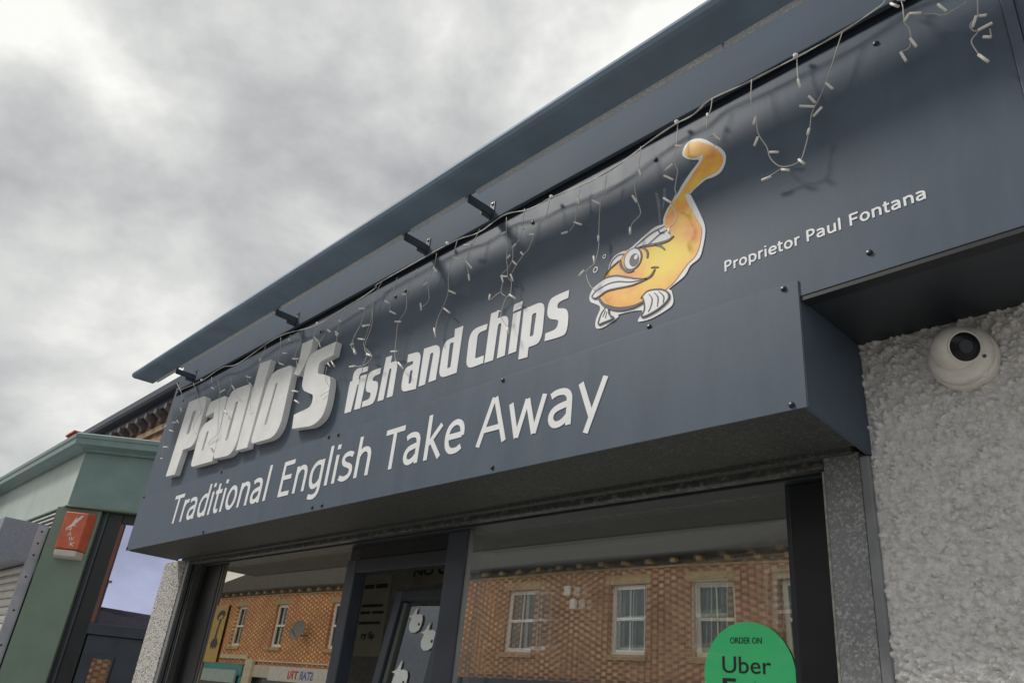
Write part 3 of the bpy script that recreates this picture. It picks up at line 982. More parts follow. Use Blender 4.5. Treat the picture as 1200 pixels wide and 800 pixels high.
# roughcast render as real relief: splattered lumps on a fine grid
gx0, gx1, gz0, gz1, st = -0.888, 0.70, 1.36, 2.76, 0.0034
nx, nz = int((gx1 - gx0) / st), int((gz1 - gz0) / st)
Hm = np.zeros((nz + 1, nx + 1))
def blobs(count, rmin, rmax, hgt):
    for _ in range(count):
        r = rng.uniform(rmin, rmax); a = rng.uniform(0.6, 1.0); cx = rng.uniform(0, nx); cz = rng.uniform(0, nz)
        k = r / st; i0, i1 = int(max(0, cx - k)), int(min(nx, cx + k)); j0, j1 = int(max(0, cz - k)), int(min(nz, cz + k))
        if i1 <= i0 or j1 <= j0: continue
        X, Z = np.meshgrid(np.arange(i0, i1 + 1) - cx, np.arange(j0, j1 + 1) - cz)
        th = rng.uniform(-.5, .5); Xr = X * math.cos(th) + Z * math.sin(th); Zr = (Z * math.cos(th) - X * math.sin(th)) / a
        d = np.clip(1 - (Xr ** 2 + Zr ** 2) / k ** 2, 0, 1) ** .8
        sub = Hm[j0:j1 + 1, i0:i1 + 1]; np.maximum(sub, d * hgt * r / rmax * rng.uniform(.6, 1), out=sub)
blobs(1500, .008, .017, .017)
blobs(6500, .0045, .010, .020)
H0 = Hm.copy(); Hm[:] = 0
blobs(12000, .0025, .005, .0050)
Hm += H0
Hm += rng.normal(0, .0005, Hm.shape)
Xg, Zg = np.meshgrid(np.linspace(gx0, gx1, nx + 1), np.linspace(gz0, gz1, nz + 1))
V = np.stack([Xg.ravel(), WALL_Y - Hm.ravel(), Zg.ravel()], 1)
idx = np.arange((nx + 1) * (nz + 1)).reshape(nz + 1, nx + 1)
Fq = np.stack([idx[:-1, :-1].ravel(), idx[:-1, 1:].ravel(), idx[1:, 1:].ravel(), idx[1:, :-1].ravel()], 1)
ROUGH = mat('roughcast_paint', (0.76, 0.755, 0.75), 0.9, var=0.14, scale=60, bump=0.5, bscale=220)
me = bpy.data.meshes.new('roughcast_wall'); me.from_pydata(V.tolist(), [], Fq.tolist()); me.update()
link('roughcast_wall', me, ROUGH, shop, smooth=False)
ROUGH2 = mat('roughcast_flat', (0.78, 0.775, 0.765), 0.9, var=0.16, scale=22, bump=1.0, bscale=60)
boxes('outer_wall', [(-0.888, 3.2, WALL_Y + .002, .75, 0, 1.302), (0.748, 3.2, WALL_Y + .002, .75, 1.302, 2.9),
                     (-0.888, .748, WALL_Y + .004, .75, 1.302, 2.9), (-6.2, 3.2, WALL_Y + .03, .75, 2.9, 3.75)], ROUGH2, shop)
box('roof', -6.2, 3.2, .3, 6.4, 3.75, 3.86, mat('roof_felt', (.06, .06, .062), .9), shop)
boxes('side_wall', [(-6.2, -6.0, .76, 6.4, 0, 3.748), (3.0, 3.2, .76, 6.4, 0, 3.748), (-5.99, 2.99, 6.2, 6.4, 0, 3.748)], ROUGH2, shop)
box('pilaster', -6.215, -5.828, WALL_Y, .74, 0, 2.352, pebbledash(), shop, bev=.004)
box('pilaster_edge_trim', -5.826, -5.775, WALL_Y + .006, .62, 0, 2.35, ALU, shop, bev=.002)

# ------------------------------------------------------------------ the sign
sign = root('shop_sign', 'long slate grey fascia sign lettered in white with an orange fish', 'sign', (-2.6, .1, 2.35))
UY = 0.008
# upper boards: sheets meeting at a cover strip near the right
box('upper_board', XL, -0.272, UY, .03, 2.682, 3.60, SLATE, sign, bev=.0015)
box('upper_board', -0.243, 2.6, UY, .03, 2.682, 3.60, SLATE, sign, bev=.0015)
box('cover_strip', -0.271, -0.244, UY - .006, .03, 2.684, 3.598, SLATE_LOW, sign, bev=.002)
box('edge_flange', XR + .004, 2.6, UY + .002, .05, 2.668, 2.680, FRAME_BLACK, sign)
box('upper_soffit', XR + .003, 2.6, .034, WALL_Y - .001, 2.676, 2.70, FRAME, sign)
box('flange_lip', XR + .004, 2.6, .050, .0515, 2.672, 2.675, ALU, sign)
box('lower_board', XL, XR, 0.0035, .0078, 2.35, 2.733, SLATE_LOW, sign, bev=.0006)
box('left_return', XL, XL + .012, .031, WALL_Y, 2.352, 3.598, SLATE, sign)
mesh('end_board', [(XR - .001, .0075, 2.353), (XR - .001, WALL_Y + .002, 2.326), (XR - .001, WALL_Y + .002, 2.679), (XR - .001, .0075, 2.732),
                   (XR - .012, .0075, 2.353), (XR - .012, WALL_Y + .002, 2.326), (XR - .012, WALL_Y + .002, 2.679), (XR - .012, .0075, 2.732)],
     [(0, 1, 2, 3), (7, 6, 5, 4), (0, 4, 5, 1), (1, 5, 6, 2), (2, 6, 7, 3), (3, 7, 4, 0)], SLATE, sign)
box('end_trim', XR - .003, XR + .001, .0072, .0095, 2.354, 2.73, ALU, sign)
box('frieze', -5.90, 2.6, -.012, .03, 3.548, 3.86, FRIEZE, sign, bev=.003)
box('gap_shade_strip', -5.93, 2.6, .004, .0075, 3.520, 3.547, mat('gap_shade', (.016, .020, .027), .9, spec=.02), sign)  # solid dark strip, coloured as the shade of a gap below the frieze
me_s = None
for x, z in DATA['screws']:
    up = z > 2.74
    yy = UY if up else 0.0035
    if me_s is None:
        o = lathe('screw', [(.0085, 0), (.0085, .002), (.006, .0055), (0, .007)], (0, 0, 0), (0, -1, 0), SCREW, sign, 12); me_s = o.data
        o.location = (x, yy, z)
    else:
        o = link('screw', me_s, SCREW, sign); o.location = (x, yy, z)
for s_ in DATA['smears']:
    prism('tape_residue', s_, [], UY - .0006, UY + .001, SMEAR, sign)
# raised letters of the shop name
for nm, outer, holes in DATA['raised']:
    prism('raised_letter', rounded(outer), [rounded(h, 4) for h in holes], -.032, UY - .003, WHITE_FOAM, sign)
# flat vinyl words
for nm, outer, holes in DATA['vinyl']:
    prism('vinyl_letter', rounded(outer), [rounded(h, 4) for h in holes], UY - .0022, UY + .001, VINYL, sign)
# upright sans words, every glyph drawn as strokes of one width on a cap height of 1
BOWL = [(.62, .60), (.53, .675), (.40, .69), (.25, .63), (.15, .50), (.133, .36), (.17, .18), (.27, .07), (.40, .058), (.52, .11), (.62, .21)]
ARCH = [(.155, .53), (.27, .655), (.40, .692), (.53, .655), (.60, .56), (.615, .44), (.615, .22), (.615, 0)]
GLYPH = {
 'T': (.803, [[(.03, .937), (.775, .937)], [(.402, 0), (.402, .93)]]),
 'r': (.495, [[(.16, 0), (.16, .75)], [(.16, .48), (.23, .61), (.34, .68), (.47, .68)]]),
 'a': (.722, [[(.09, .645), (.20, .69), (.33, .695), (.45, .665), (.53, .58), (.548, .46), (.548, .2), (.548, 0)], [(.548, .425), (.40, .41), (.22, .37), (.125, .28), (.125, .16), (.20, .075), (.31, .058), (.43, .10), (.548, .20)]]),
 'd': (.76, [[(.62, 0), (.62, 1.05)], BOWL]),
 'i': (.315, [[(.157, 0), (.157, .75)], [(.157, .90), (.157, 1.025)]]),
 't': (.46, [[(.18, .96), (.18, .60), (.18, .24), (.215, .10), (.30, .058), (.42, .075)], [(.02, .69), (.43, .69)]]),
 'o': (.747, ['o']),
 'n': (.767, [[(.155, 0), (.155, .75)], ARCH]),
 'l': (.315, [[(.157, 0), (.157, 1.05)]]),
 'E': (.77, [[(.17, 0), (.17, 1)], [(.17, .94), (.68, .94)], [(.17, .53), (.64, .53)], [(.17, .06), (.68, .06)]]),
 'g': (.76, [BOWL, [(.62, .75), (.62, .40), (.62, .04), (.59, -.12), (.49, -.205), (.34, -.225), (.17, -.19)]]),
 's': (.615, [[(.54, .635), (.42, .685), (.30, .692), (.18, .66), (.13, .575), (.17, .48), (.28, .42), (.40, .38), (.51, .31), (.53, .20), (.46, .10), (.32, .058), (.19, .065), (.06, .115)]]),
 'h': (.767, [[(.155, 0), (.155, 1.05)], ARCH]),
 'k': (.685, [[(.155, 0), (.155, 1.05)], [(.60, .75), (.19, .36)], [(.28, .44), (.63, 0)]]),
 'e': (.725, [[(.13, .39), (.62, .39)], [(.63, .36), (.625, .50), (.57, .62), (.46, .687), (.34, .69), (.21, .62), (.145, .50), (.133, .36), (.17, .19), (.28, .08), (.42, .058), (.53, .075), (.63, .125)]]),
 'A': (.825, [[(.035, 0), (.39, 1)], [(.435, 1), (.79, 0)], [(.18, .33), (.645, .33)]]),
 'w': (1.02, [[(.06, .75), (.28, 0)], [(.28, 0), (.51, .75)], [(.51, .75), (.74, 0)], [(.74, 0), (.96, .75)]]),
 'y': (.685, [[(.06, .75), (.345, .03)], [(.625, .75), (.225, -.24)]]),
 'P': (.758, [[(.17, 0), (.17, 1)], [(.17, .94), (.30, .94), (.44, .935), (.56, .88), (.62, .78), (.62, .64), (.56, .52), (.44, .455), (.30, .445), (.17, .445)]]),
 'p': (.76, [[(.155, -.24), (.155, .75)], [(.775 - x, z) for x, z in BOWL]]),
 'u': (.767, [[(.155, .75), (.155, .50), (.155, .28), (.18, .15), (.25, .075), (.36, .058), (.49, .10), (.615, .22)], [(.615, 0), (.615, .75)]]),
 'F': (.72, [[(.17, 0), (.17, 1)], [(.17, .94), (.68, .94)], [(.17, .50), (.62, .50)]]),
}
def stroke_word(body, x0, x1, base, cap, y, wid, parent):
    ink = [];  pos = 0
    for ch in body:
        ink.append((ch, pos)); pos += GLYPH[ch][0] * 1.0 + .02
    def xr(ch):
        xs = [q[0] for st_ in GLYPH[ch][1] for q in (st_ if st_ != 'o' else [(.118, 0), (.628, 0)])]
        return min(xs), max(xs)
    h = wid / 2
    lo = xr(body[0])[0] - (h if body[0] not in 'TA' else 0); last, lp = ink[-1]
    hi = lp + xr(last)[1] + (h if last not in 'yr' else .03)
    k = (x1 - x0) / (hi - lo)
    for ch, pz in ink:
        V, F = [], []
        for n_s, st_ in enumerate(GLYPH[ch][1]):
            closed = st_ == 'o'
            if closed: L_ = [Vector((.373 + .255 * math.cos(a), .375 + .317 * math.sin(a))) for a in (2 * math.pi * j / 28 for j in range(28))]
            else: L_ = smooth_line([Vector(q) for q in st_], 4)
            n = len(L_); lw = wid * (1.12 if (ch == 'i' and n_s == 1) else .90 if ch in 'wyAk' and not (ch == 'k' and n_s == 0) else 1.0)
            k0_ = len(V); yy = y - .0002 * n_s
            for j, q in enumerate(L_):
                a = L_[(j - 1) % n] if (closed or j) else q; b = L_[(j + 1) % n] if (closed or j < n - 1) else q
                d = (b - a).normalized(); nrm = Vector((-d.y, d.x)) * lw / 2
                for side in (1, -1):
                    w_ = q + nrm * side
                    for dep in (0, .0026):
                        V.append((x0 + (pz + w_.x - lo) * k, yy + dep, base + w_.y * cap))
            for j in range(n if closed else n - 1):
                a, b = k0_ + 4 * j, k0_ + 4 * ((j + 1) % n)
                F += [(a, b, b + 2, a + 2), (a, a + 1, b + 1, b), (a + 2, b + 2, b + 3, a + 3)]
            if not closed:
                F += [(k0_, k0_ + 2, k0_ + 3, k0_ + 1), (k0_ + 4 * n - 4, k0_ + 4 * n - 3, k0_ + 4 * n - 1, k0_ + 4 * n - 2)]
        me = bpy.data.meshes.new('vinyl_letter'); me.from_pydata(V, [], F); me.update(); fix(me)
        link('vinyl_letter', me, VINYL, parent)
for w, x0, x1 in (('Traditional', -5.292, -3.947), ('English', -3.806, -2.963), ('Take', -2.862, -2.303), ('Away', -2.211, -1.572)):
    stroke_word(w, x0, x1, 2.467, 0.190, .0016, .130, sign)
for w, x0, x1 in (('Proprietor', -1.118, -.869), ('Paul', -.849, -.749), ('Fontana', -.724, -.525)):
    stroke_word(w, x0, x1, 2.849, 0.0375, UY - .0014, .155, sign)

# the fish decal
def fish_paint():
    m, nt, b = nodemat('fish_orange'); L = nt.links.new
    pos = nd(nt, 'ShaderNodeNewGeometry')
    n = nd(nt, 'ShaderNodeTexNoise'); n.inputs['Scale'].default_value = 11; n.inputs['Detail'].default_value = 5; n.inputs['Roughness'].default_value = .6
    L(pos.outputs['Position'], n.inputs['Vector'])
    r = nd(nt, 'ShaderNodeValToRGB'); L(n.outputs['Fac'], r.inputs[0])
    e = r.color_ramp.elements; e[0].position = .30; e[0].color = (.78, .25, .04, 1); e[1].position = .66; e[1].color = (.90, .60, .05, 1)
    k = e.new(.46); k.color = (.90, .42, .055, 1)
    # printed yellow cheek
    d = nd(nt, 'ShaderNodeVectorMath', operation='DISTANCE'); L(pos.outputs['Position'], d.inputs[0]); d.inputs[1].default_value = FISH_YELLOW
    mr = nd(nt, 'ShaderNodeMapRange'); L(d.outputs['Value'], mr.inputs[0]); mr.inputs[1].default_value = .05; mr.inputs[2].default_value = .12; mr.inputs[3].default_value = 1; mr.inputs[4].default_value = 0
    mx = nd(nt, 'ShaderNodeMix', data_type='RGBA'); L(mr.outputs[0], mx.inputs[0]); L(r.outputs[0], mx.inputs[6]); mx.inputs[7].default_value = (.92, .68, .04, 1)
    L(mx.outputs[2], b.inputs['Base Color']); b.inputs['Roughness'].default_value = .42
    return m
D = DATA['fish']
ex, ez = D['eye'][0]
FISH_YELLOW = (ex + .135, UY, ez - .045)
fish = prism('fish_decal', [tuple(p) for p in smooth_line(D['outline'] + D['outline'][:1], 3)[:-1]], [], UY - .0025, UY + .001, VINYL_W, sign)
fish['label'] = 'orange and yellow cartoon fish decal with white outline'
ORIG_F = fish
def dec(nm, outl, y, m): return prism(nm, outl, [], y, UY - .0020, m, fish)
dec('fish_body', [tuple(p) for p in smooth_line(D['body'] + D['body'][:1], 3)[:-1]], UY - .0040, fish_paint())
for q in D['white']: dec('fish_fin', q, UY - .0052, VINYL_W)
dec('fish_eye', ellipse(ex, ez, .040, .046, .3), UY - .0060, INK)
dec('fish_eye', ellipse(ex, ez, .035, .041, .3), UY - .0066, VINYL_W)
dec('fish_pupil', ellipse(*D['eye'][1], .021, .027, .2), UY - .0072, INK)
dec('fish_glint', ellipse(*D['eye'][2], .008, .010, 0, 14), UY - .0078, VINYL_W)
for w, q in D['stroke']:
    ribbon('ink_line', q, w * .00125, UY - .0064, UY - .0030, INK, fish)
for r_, (bx, bz) in D['bub']:
    prism('bubble', ellipse(bx, bz, r_, r_ * 1.15, 0, 18), [ellipse(bx, bz, r_ * .62, r_ * .75, 0, 18)[::-1]], UY - .002, UY + .001, VINYL, fish)

# ------------------------------------------------------------------ light trough on brackets above the sign
tr = root('sign_light_trough', 'long slate grey light trough held by brackets above the shop sign', 'sign light', (-2.5, -.2, 3.6))
prof = [(-.140, 3.612), (-.282, 3.606), (-.298, 3.612), (-.306, 3.628), (-.302, 3.645), (-.140, 3.634)]
def extrude_x(name, prof, x0, x1, m, parent):
    n = len(prof); V = [(x0, y, z) for y, z in prof] + [(x1, y, z) for y, z in prof]
    F = [(i, (i + 1) % n, n + (i + 1) % n, n + i) for i in range(n)] + [tuple(range(n))[::-1], tuple(range(n, 2 * n))]
    me = bpy.data.meshes.new(name); me.from_pydata(V, [], F); me.update(); fix(me)
    return link(name, me, m, parent)
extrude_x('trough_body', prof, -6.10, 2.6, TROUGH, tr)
xs_b = [-5.584, -4.063, -2.767, -2.29]
seg = [(-6.0, -5.61), (-5.54, -4.10), (-4.02, -2.80), (-2.73, -2.32), (-2.25, -1.01), (-1.00, .25), (.26, 2.55)]
for a, b in seg:
    extrude_x('tube_lip', [(-.152, 3.6105), (-.146, 3.602), (-.134, 3.600), (-.128, 3.606), (-.128, 3.618), (-.139, 3.618), (-.1395, 3.6105)], a, b, GALV_LIP, tr)
for x in xs_b + [1.2]:
    bk = box('bracket', x - .007, x + .007, -.152, -.016, 3.566, 3.604, BRACK, tr, bev=.002)
    box('bracket_web', x - .003, x + .003, -.075, -.0165, 3.546, 3.565, BRACK, bk)
    box('bracket_plate', x - .016, x + .016, -.0158, -.0125, 3.552, 3.645, BRACK, bk, bev=.001)
    lathe('bracket_bolt', [(.007, 0), (.007, .004), (0, .005)], (x, -.0160, 3.632), (0, -1, 0), SCREW, bk, 8)
    lathe('bracket_bolt', [(.007, 0), (.007, .004), (0, .005)], (x, -.0160, 3.558), (0, -1, 0), SCREW, bk, 8)

# ------------------------------------------------------------------ icicle lights along the frieze
ic = root('icicle_lights', 'pale icicle light string hanging in tangled strands along the sign top', 'string lights', (-2.5, -.06, 3.49))
cp = [(x, -.022, z) for x, z in DATA['cable']] + [(-.2, -.022, 3.50), (.4, -.022, 3.54), (1.2, -.022, 3.50)]
cab = tube('cable', smooth_line(cp, 5), .0019, WIRE, ic, 6)
tube('cable', [(p + Vector((0, -.004, -.004 + .004 * math.sin(i * .7)))) for i, p in enumerate(smooth_line(cp, 5))], .0015, WIRE, ic, 6)
for k, (x, z) in enumerate(DATA['cable']):
    if k % 4 == 1: lathe('cable_clip', [(0, 0), (.007, .003), (.009, .010), (.006, .016), (0, .018)], (x, -.012, z + .008), (0, -1, 0), VINYL, ic, 10)
for S in DATA['strands']:
    V, F = [], []
    for w in S['w']:
        L3 = smooth_line([(p[0], S['y'] + .008 * math.sin(7 * p[1] + 13 * p[0]), p[1]) for p in w], 4)
        v, f = tube_data(L3, .0017, 5); k = len(V); V += v; F += [tuple(i + k for i in q) for q in f]
    me = bpy.data.meshes.new('strand'); me.from_pydata([tuple(v) for v in V], [], F); me.update()
    so = link('strand', me, WIRE, ic, smooth=True)
    for a, b in S['b']:
        y = S['y'] + .008 * math.sin(7 * a[1] + 13 * a[0])
        A_ = Vector((a[0], y - .003, a[1])); B_ = Vector((b[0], y - .003, b[1]))
        d = B_ - A_; ln = d.length
        if ln < .016: B_ = A_ + d.normalized() * .016
        tube('bulb', [A_, A_.lerp(B_, .5), B_], .0042, BULB, so, 7)

# ------------------------------------------------------------------ roller shutter of the shop
sh = root('roller_shutter', 'galvanised roller shutter case and guides under the shop sign', 'shutter', (-2.5, .3, 2.3))
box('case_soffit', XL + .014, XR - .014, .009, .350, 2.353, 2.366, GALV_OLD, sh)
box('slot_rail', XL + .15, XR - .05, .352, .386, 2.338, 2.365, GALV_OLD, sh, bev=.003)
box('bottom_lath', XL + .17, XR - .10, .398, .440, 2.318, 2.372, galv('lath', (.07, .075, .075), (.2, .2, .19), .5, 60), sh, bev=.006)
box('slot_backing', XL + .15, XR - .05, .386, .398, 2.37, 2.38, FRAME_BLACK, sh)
def guide(x0, x1, lipx):
    g = box('guide_rail', x0, x1, WALL_Y - .006, .47, 0, 2.345, GALV, sh, bev=.003)
    return g
g = guide(-1.028, -.921, 0)
box('mortar_edge', -1.037, -1.029, WALL_Y - .004, .47, 0, 2.30, mat('mortar_edge', (.40, .385, .35), .9, var=.3, scale=40, bump=.8, bscale=120), sh, bev=.002)
box('guide_rail', -5.772, -5.735, .40, .47, 0, 2.33, FRAME_BLACK, sh, bev=.003)
box('guide_rail', -5.732, -5.712, .41, .47, 0, 2.33, FRAME, sh, bev=.003)
box('guide_brush', -5.706, -5.690, .416, .46, 0, 2.33, GALV_OLD, sh)
cd = box('conduit', -.917, -.888, WALL_Y - .016, WALL_Y + .02, .2, 2.325, mat('conduit_grey', (.24, .25, .27), .5, var=.15, scale=10), None, bev=.006)
tag(cd, 'narrow grey conduit running down beside the galvanised shutter guide', 'conduit')

# ------------------------------------------------------------------ shopfront: windows and doorway
GY = 0.50
GLASS_A = glass('pane_outer', 0.44, (1.0, .97, .90), (.95, .96, .95))
GLASS_B = glass('pane_inner', 0.95, (.86, .95, 1.0), (.80, .83, .82))
front = root('shopfront', 'dark grey framed shopfront with large panes and a doorway', 'shopfront', (-3.2, .5, 0))
ZT = 2.312
# head rail over everything
box('head_rail', -5.69, -1.04, .455, .56, ZT, 2.372, FRAME, front, bev=.004)
# right window
wr = box('window_frame', -1.205, -1.040, .488, .56, .6, ZT, FRAME_BLACK, front, bev=.006)
box('window_bead', -1.222, -1.206, .494, .545, .6, ZT, FRAME, wr, bev=.003)
box('sill_rail', -2.78, -1.21, .452, .56, .52, .6, FRAME, wr)
pane('pane', -2.79, -1.21, .6, ZT, GY, .0030, .0008, .0010, GLASS_A, wr)
pane('pane', -2.79, -1.21, .6, ZT, GY + .030, -.0036, -.0030, -.0052, GLASS_B, wr)
# doorway posts
pr = box('door_post', -2.935, -2.790, .484, .56, 0, ZT, FRAME_BLUE, front, bev=.006)
box('post_bead', -2.789, -2.776, .490, .53, .6, ZT, ALU, pr, bev=.002)
pl_ = box('door_post', -3.795, -3.705, .484, .56, 0, 2.235, FRAME_BLUE, front, bev=.006)
box('door_head', -3.704, -2.936, .488, .56, 2.165, 2.236, FRAME, front, bev=.005)
box('fan_panel', -3.70, -2.936, .50, .52, 2.24, ZT - .002, FRAME_BLACK, front)
# left window
wl = box('window_frame', -5.688, -5.42, .484, .56, .6, ZT, FRAME_BLACK, front, bev=.006)
box('window_bead', -5.419, -5.385, .488, .55, .6, ZT, FRAME, wl, bev=.004)
box('window_bead', -5.384, -5.368, .492, .55, .6, ZT, mat('bead_olive', (.16, .155, .12), .5), wl, bev=.002)
box('sill_rail', -5.37, -3.80, .452, .56, .52, .6, FRAME, wl)
pane('pane', -5.37, -3.797, .6, ZT, GY, .0012, .0002, .0004, glass('pane_left', 0.66, (1.0, .93, .80), (.86, .88, .86)), wl)
pane('pane', -5.37, -3.797, .6, ZT, GY + .022, .0010, .0004, .0005, glass('pane_left_inner', 0.10), wl)

# tilted fanlight sash in the doorway, leaning inwards at the top
TH = R(8.5); SH = 1.10; SY = .505
def tilt(me):
    c, s = math.cos(TH), math.sin(TH)
    for v in me.vertices:
        y, z = v.co.y, v.co.z
        v.co.y = SY + y * c + z * s; v.co.z = SH + z * c - y * s
    me.update()
ST = 1.0
sash = box('tilted_sash', -3.505, -3.445, -.02, .03, 0, ST, FRAME_BLUE, front, bev=.006); tilt(sash.data)
for nm, b, m in (('sash_bead', (-3.435, -3.405, -.005, .03, .06, ST - .06), mat('bead_green', (.10, .115, .10), .5)), ('sash_rail', (-3.44, -3.03, -.02, .03, ST - .055, ST), FRAME),
                 ('sash_rail', (-3.44, -3.03, -.02, .03, 0, .06), FRAME), ('sash_stile', (-3.09, -3.03, -.02, .03, .06, ST - .056), FRAME_BLUE)):
    o = box(nm, *b, m, sash, bev=.004); tilt(o.data)
o = pane('sash_pane', -3.405, -3.09, .06, ST - .056, .012, .0005, 0, 0, glass('pane_sash', .10, (.86, .93, 1.0)), sash, 8, 8); tilt(o.data)
STICK = mat('sticker_white', (.90, .95, .93), .5, var=.03)
def sticker(cx, cz, k):
    pts = [(-.8, 1.0), (-.32, 2.1), (-.22, .98), (.2, 1.08), (.75, .9), (.98, .35), (.98, -.5), (.8, -1.1), (.3, -1.45), (-.35, -1.45), (-.8, -1.05), (-.98, -.4), (-.82, .55), (-1.4, .72)]
    o = prism('fish_sticker', [(cx + 1.4 * x * k, cz + z * k) for x, z in pts], [], .004, .006, STICK, sash); tilt(o.data)
    e_ = prism('sticker_eye', ellipse(cx + .86 * k, cz - .35 * k, .19 * k, .2 * k, 0, 12), [], .002, .004, INK, sash); tilt(e_.data)
sticker(-3.30, .845, .036); sticker(-3.165, .765, .038); sticker(-3.31, .575, .042)

# ------------------------------------------------------------------ inside the shop
INT = mat('interior_paint', (.10, .10, .09), .8); INTC = mat('interior_ceiling_tile', (.16, .155, .13), .8, var=.2, scale=3)
tag(box('interior_floor', -5.98, 2.98, .76, 6.18, .01, .03, mat('interior_tile', (.12, .11, .10), .5)), kind='structure')
tag(box('interior_ceiling', -5.98, 2.98, .57, 6.18, 2.78, 2.8, INTC), kind='structure')
tag(box('interior_back_wall', -5.98, 2.98, 3.2, 3.3, .04, 2.77, INT), kind='structure')
tag(boxes('interior_bulkhead', [(-5.98, 2.98, .57, .585, 2.385, 2.77)], INT), kind='structure')
BOARD = mat('menu_board_cream', (.34, .33, .26), .7, var=.1)
mb = root('menu_board', 'cream hanging menu board seen through the top of the doorway', 'menu board', (-3.2, 1.3, 2.5))
box('board_panel', -4.75, -3.2, 1.30, 1.32, 2.27, 2.42, BOARD, mb)
lettering('board_lettering', 'NO C', -4.30, -3.95, 2.325, .06, 1.296, INK, mb, bold=.03)
mb2 = root('menu_board', 'narrow cream menu list at left inside the doorway', 'menu board', (-4.2, 1.0, 2.0))
box('board_panel', -4.36, -4.08, .98, 1.0, 1.80, 2.26, BOARD, mb2)
for k, (t, z, c) in enumerate(((0, 2.19, .05), (0, 2.08, .03), (0, 2.04, .03), (0, 1.98, .03), ('ry Sp', 1.90, .035))):
    if not t: boxes('list_line', [(-4.35 + .125 * j, -4.35 + .125 * j + .10 + .02 * ((k + j) % 2), .976, .979, z, z + c * .5) for j in range(2)], INK, mb2)
    else: lettering('board_lettering', t, -4.30, -4.16, z, c, .976, INK, mb2, bold=.02)

# stickers on the glass
us = root('delivery_sticker', 'round green delivery sticker with dark lettering on the right window', 'sticker', (-1.32, .54, 1.65))
GREEN = mat('sticker_green', (.06, .78, .28), .5, var=.05)
GREEN.node_tree.nodes['Principled BSDF'].inputs['Coat Weight'].default_value = 1.0
GREEN.node_tree.nodes['Principled BSDF'].inputs['Coat Roughness'].default_value = 0.02
UX, UZ, UR = -1.376, 1.738, .157
prism('sticker_disc', ellipse(UX, UZ, UR, UR, 0, 48), [], .4945, .4965, GREEN, us)
lettering('sticker_lettering', 'ORDER ON', UX - .060, UX + .050, UZ + .092, .018, .4930, INK, us)
lettering('sticker_lettering', 'Uber', UX - .090, UX + .078, UZ + .006, .048, .4930, INK, us)
lettering('sticker_lettering', 'Eats', UX - .090, UX + .078, UZ - .058, .048, .4930, INK, us, bold=.02)
yp = root('window_poster', 'yellow poster with a dark fork figure at the left window edge', 'poster', (-5.3, .54, 1.8))
YEL = mat('poster_yellow', (.55, .33, .04), .3); 
prism('poster_sheet', [(-5.355, 1.69), (-5.170, 1.69), (-5.170, 2.04), (-5.355, 2.04)], [], .4900, .4920, YEL, yp)
prism('poster_head', ellipse(-5.250, 1.975, .055, .03, .2), [ellipse(-5.250, 1.962, .035, .014, .2)[::-1]], .4880, .4895, INK, yp)
ribbon('poster_shaft', [(-5.240, 1.95), (-5.255, 1.88), (-5.260, 1.82)], .018, .4880, .4895, INK, yp, taper=False)
prism('poster_foot', [(-5.310, 1.80), (-5.285, 1.83), (-5.260, 1.82), (-5.235, 1.835), (-5.205, 1.80), (-5.220, 1.77), (-5.240, 1.785), (-5.260, 1.765), (-5.280, 1.785), (-5.295, 1.77)], [], .4880, .4895, INK, yp)

# ------------------------------------------------------------------ security camera
cc = root('security_camera', 'white turret security camera mounted on the grey roughcast wall', 'security camera', (-.60, WALL_Y, 2.545))
bc = Vector((-.600, WALL_Y - .004, 2.548)); ax = Vector((0.0, -1, 0.0))
lathe('junction_box', [(.082, -.004), (.086, .002), (.087, .030), (.086, .033), (.083, .034), (.083, .037)], bc, ax, PLASTIC, cc, 48)
for a in (-.9, 1.2, 3.0):
    p = bc + Vector((math.cos(a) * .074, -.034, math.sin(a) * .074))
    lathe('box_lug', [(.012, 0), (.012, .006), (.009, .008), (0, .009)], p, ax, PLASTIC, cc, 14)
lathe('mount_ring', [(.079, .036), (.081, .041), (.081, .054), (.078, .061), (.068, .067), (.060, .067)], bc, ax, PLASTIC, cc, 48)
lathe('ring_screw', [(.005, 0), (.005, .002), (0, .003)], bc + Vector((.062, -.0665, -.026)), ax, mat('screw_dark', (.08, .075, .06), .5), cc, 10)
ea = Vector((.50, -.55, -.24)).normalized(); ec = bc + Vector((-.004, -.062, .014))
R_ = .062
prof_e = [(math.sin(t) * R_, math.cos(t) * R_) for t in [math.pi * .72 - k * (math.pi * .72 - .80) / 14 for k in range(15)]]
prof_e += [(prof_e[-1][0] - .002, prof_e[-1][1] + .0012), (.0430, .0465), (.0425, .0520), (.0395, .0525), (.0390, .0500)]
lathe('eyeball_housing', prof_e, ec, ea, PLASTIC, cc, 48)
lathe('lens_ring', [(.0165, .0572), (.0175, .0575), (.0150, .0582), (.0125, .0575)], ec, ea, FRAME, cc, 28)
lathe('lens_window', [(.0388, .0490), (.0385, .0515), (.030, .0545), (.016, .0565), (0, .0572)], ec, ea, LENS, cc, 36)

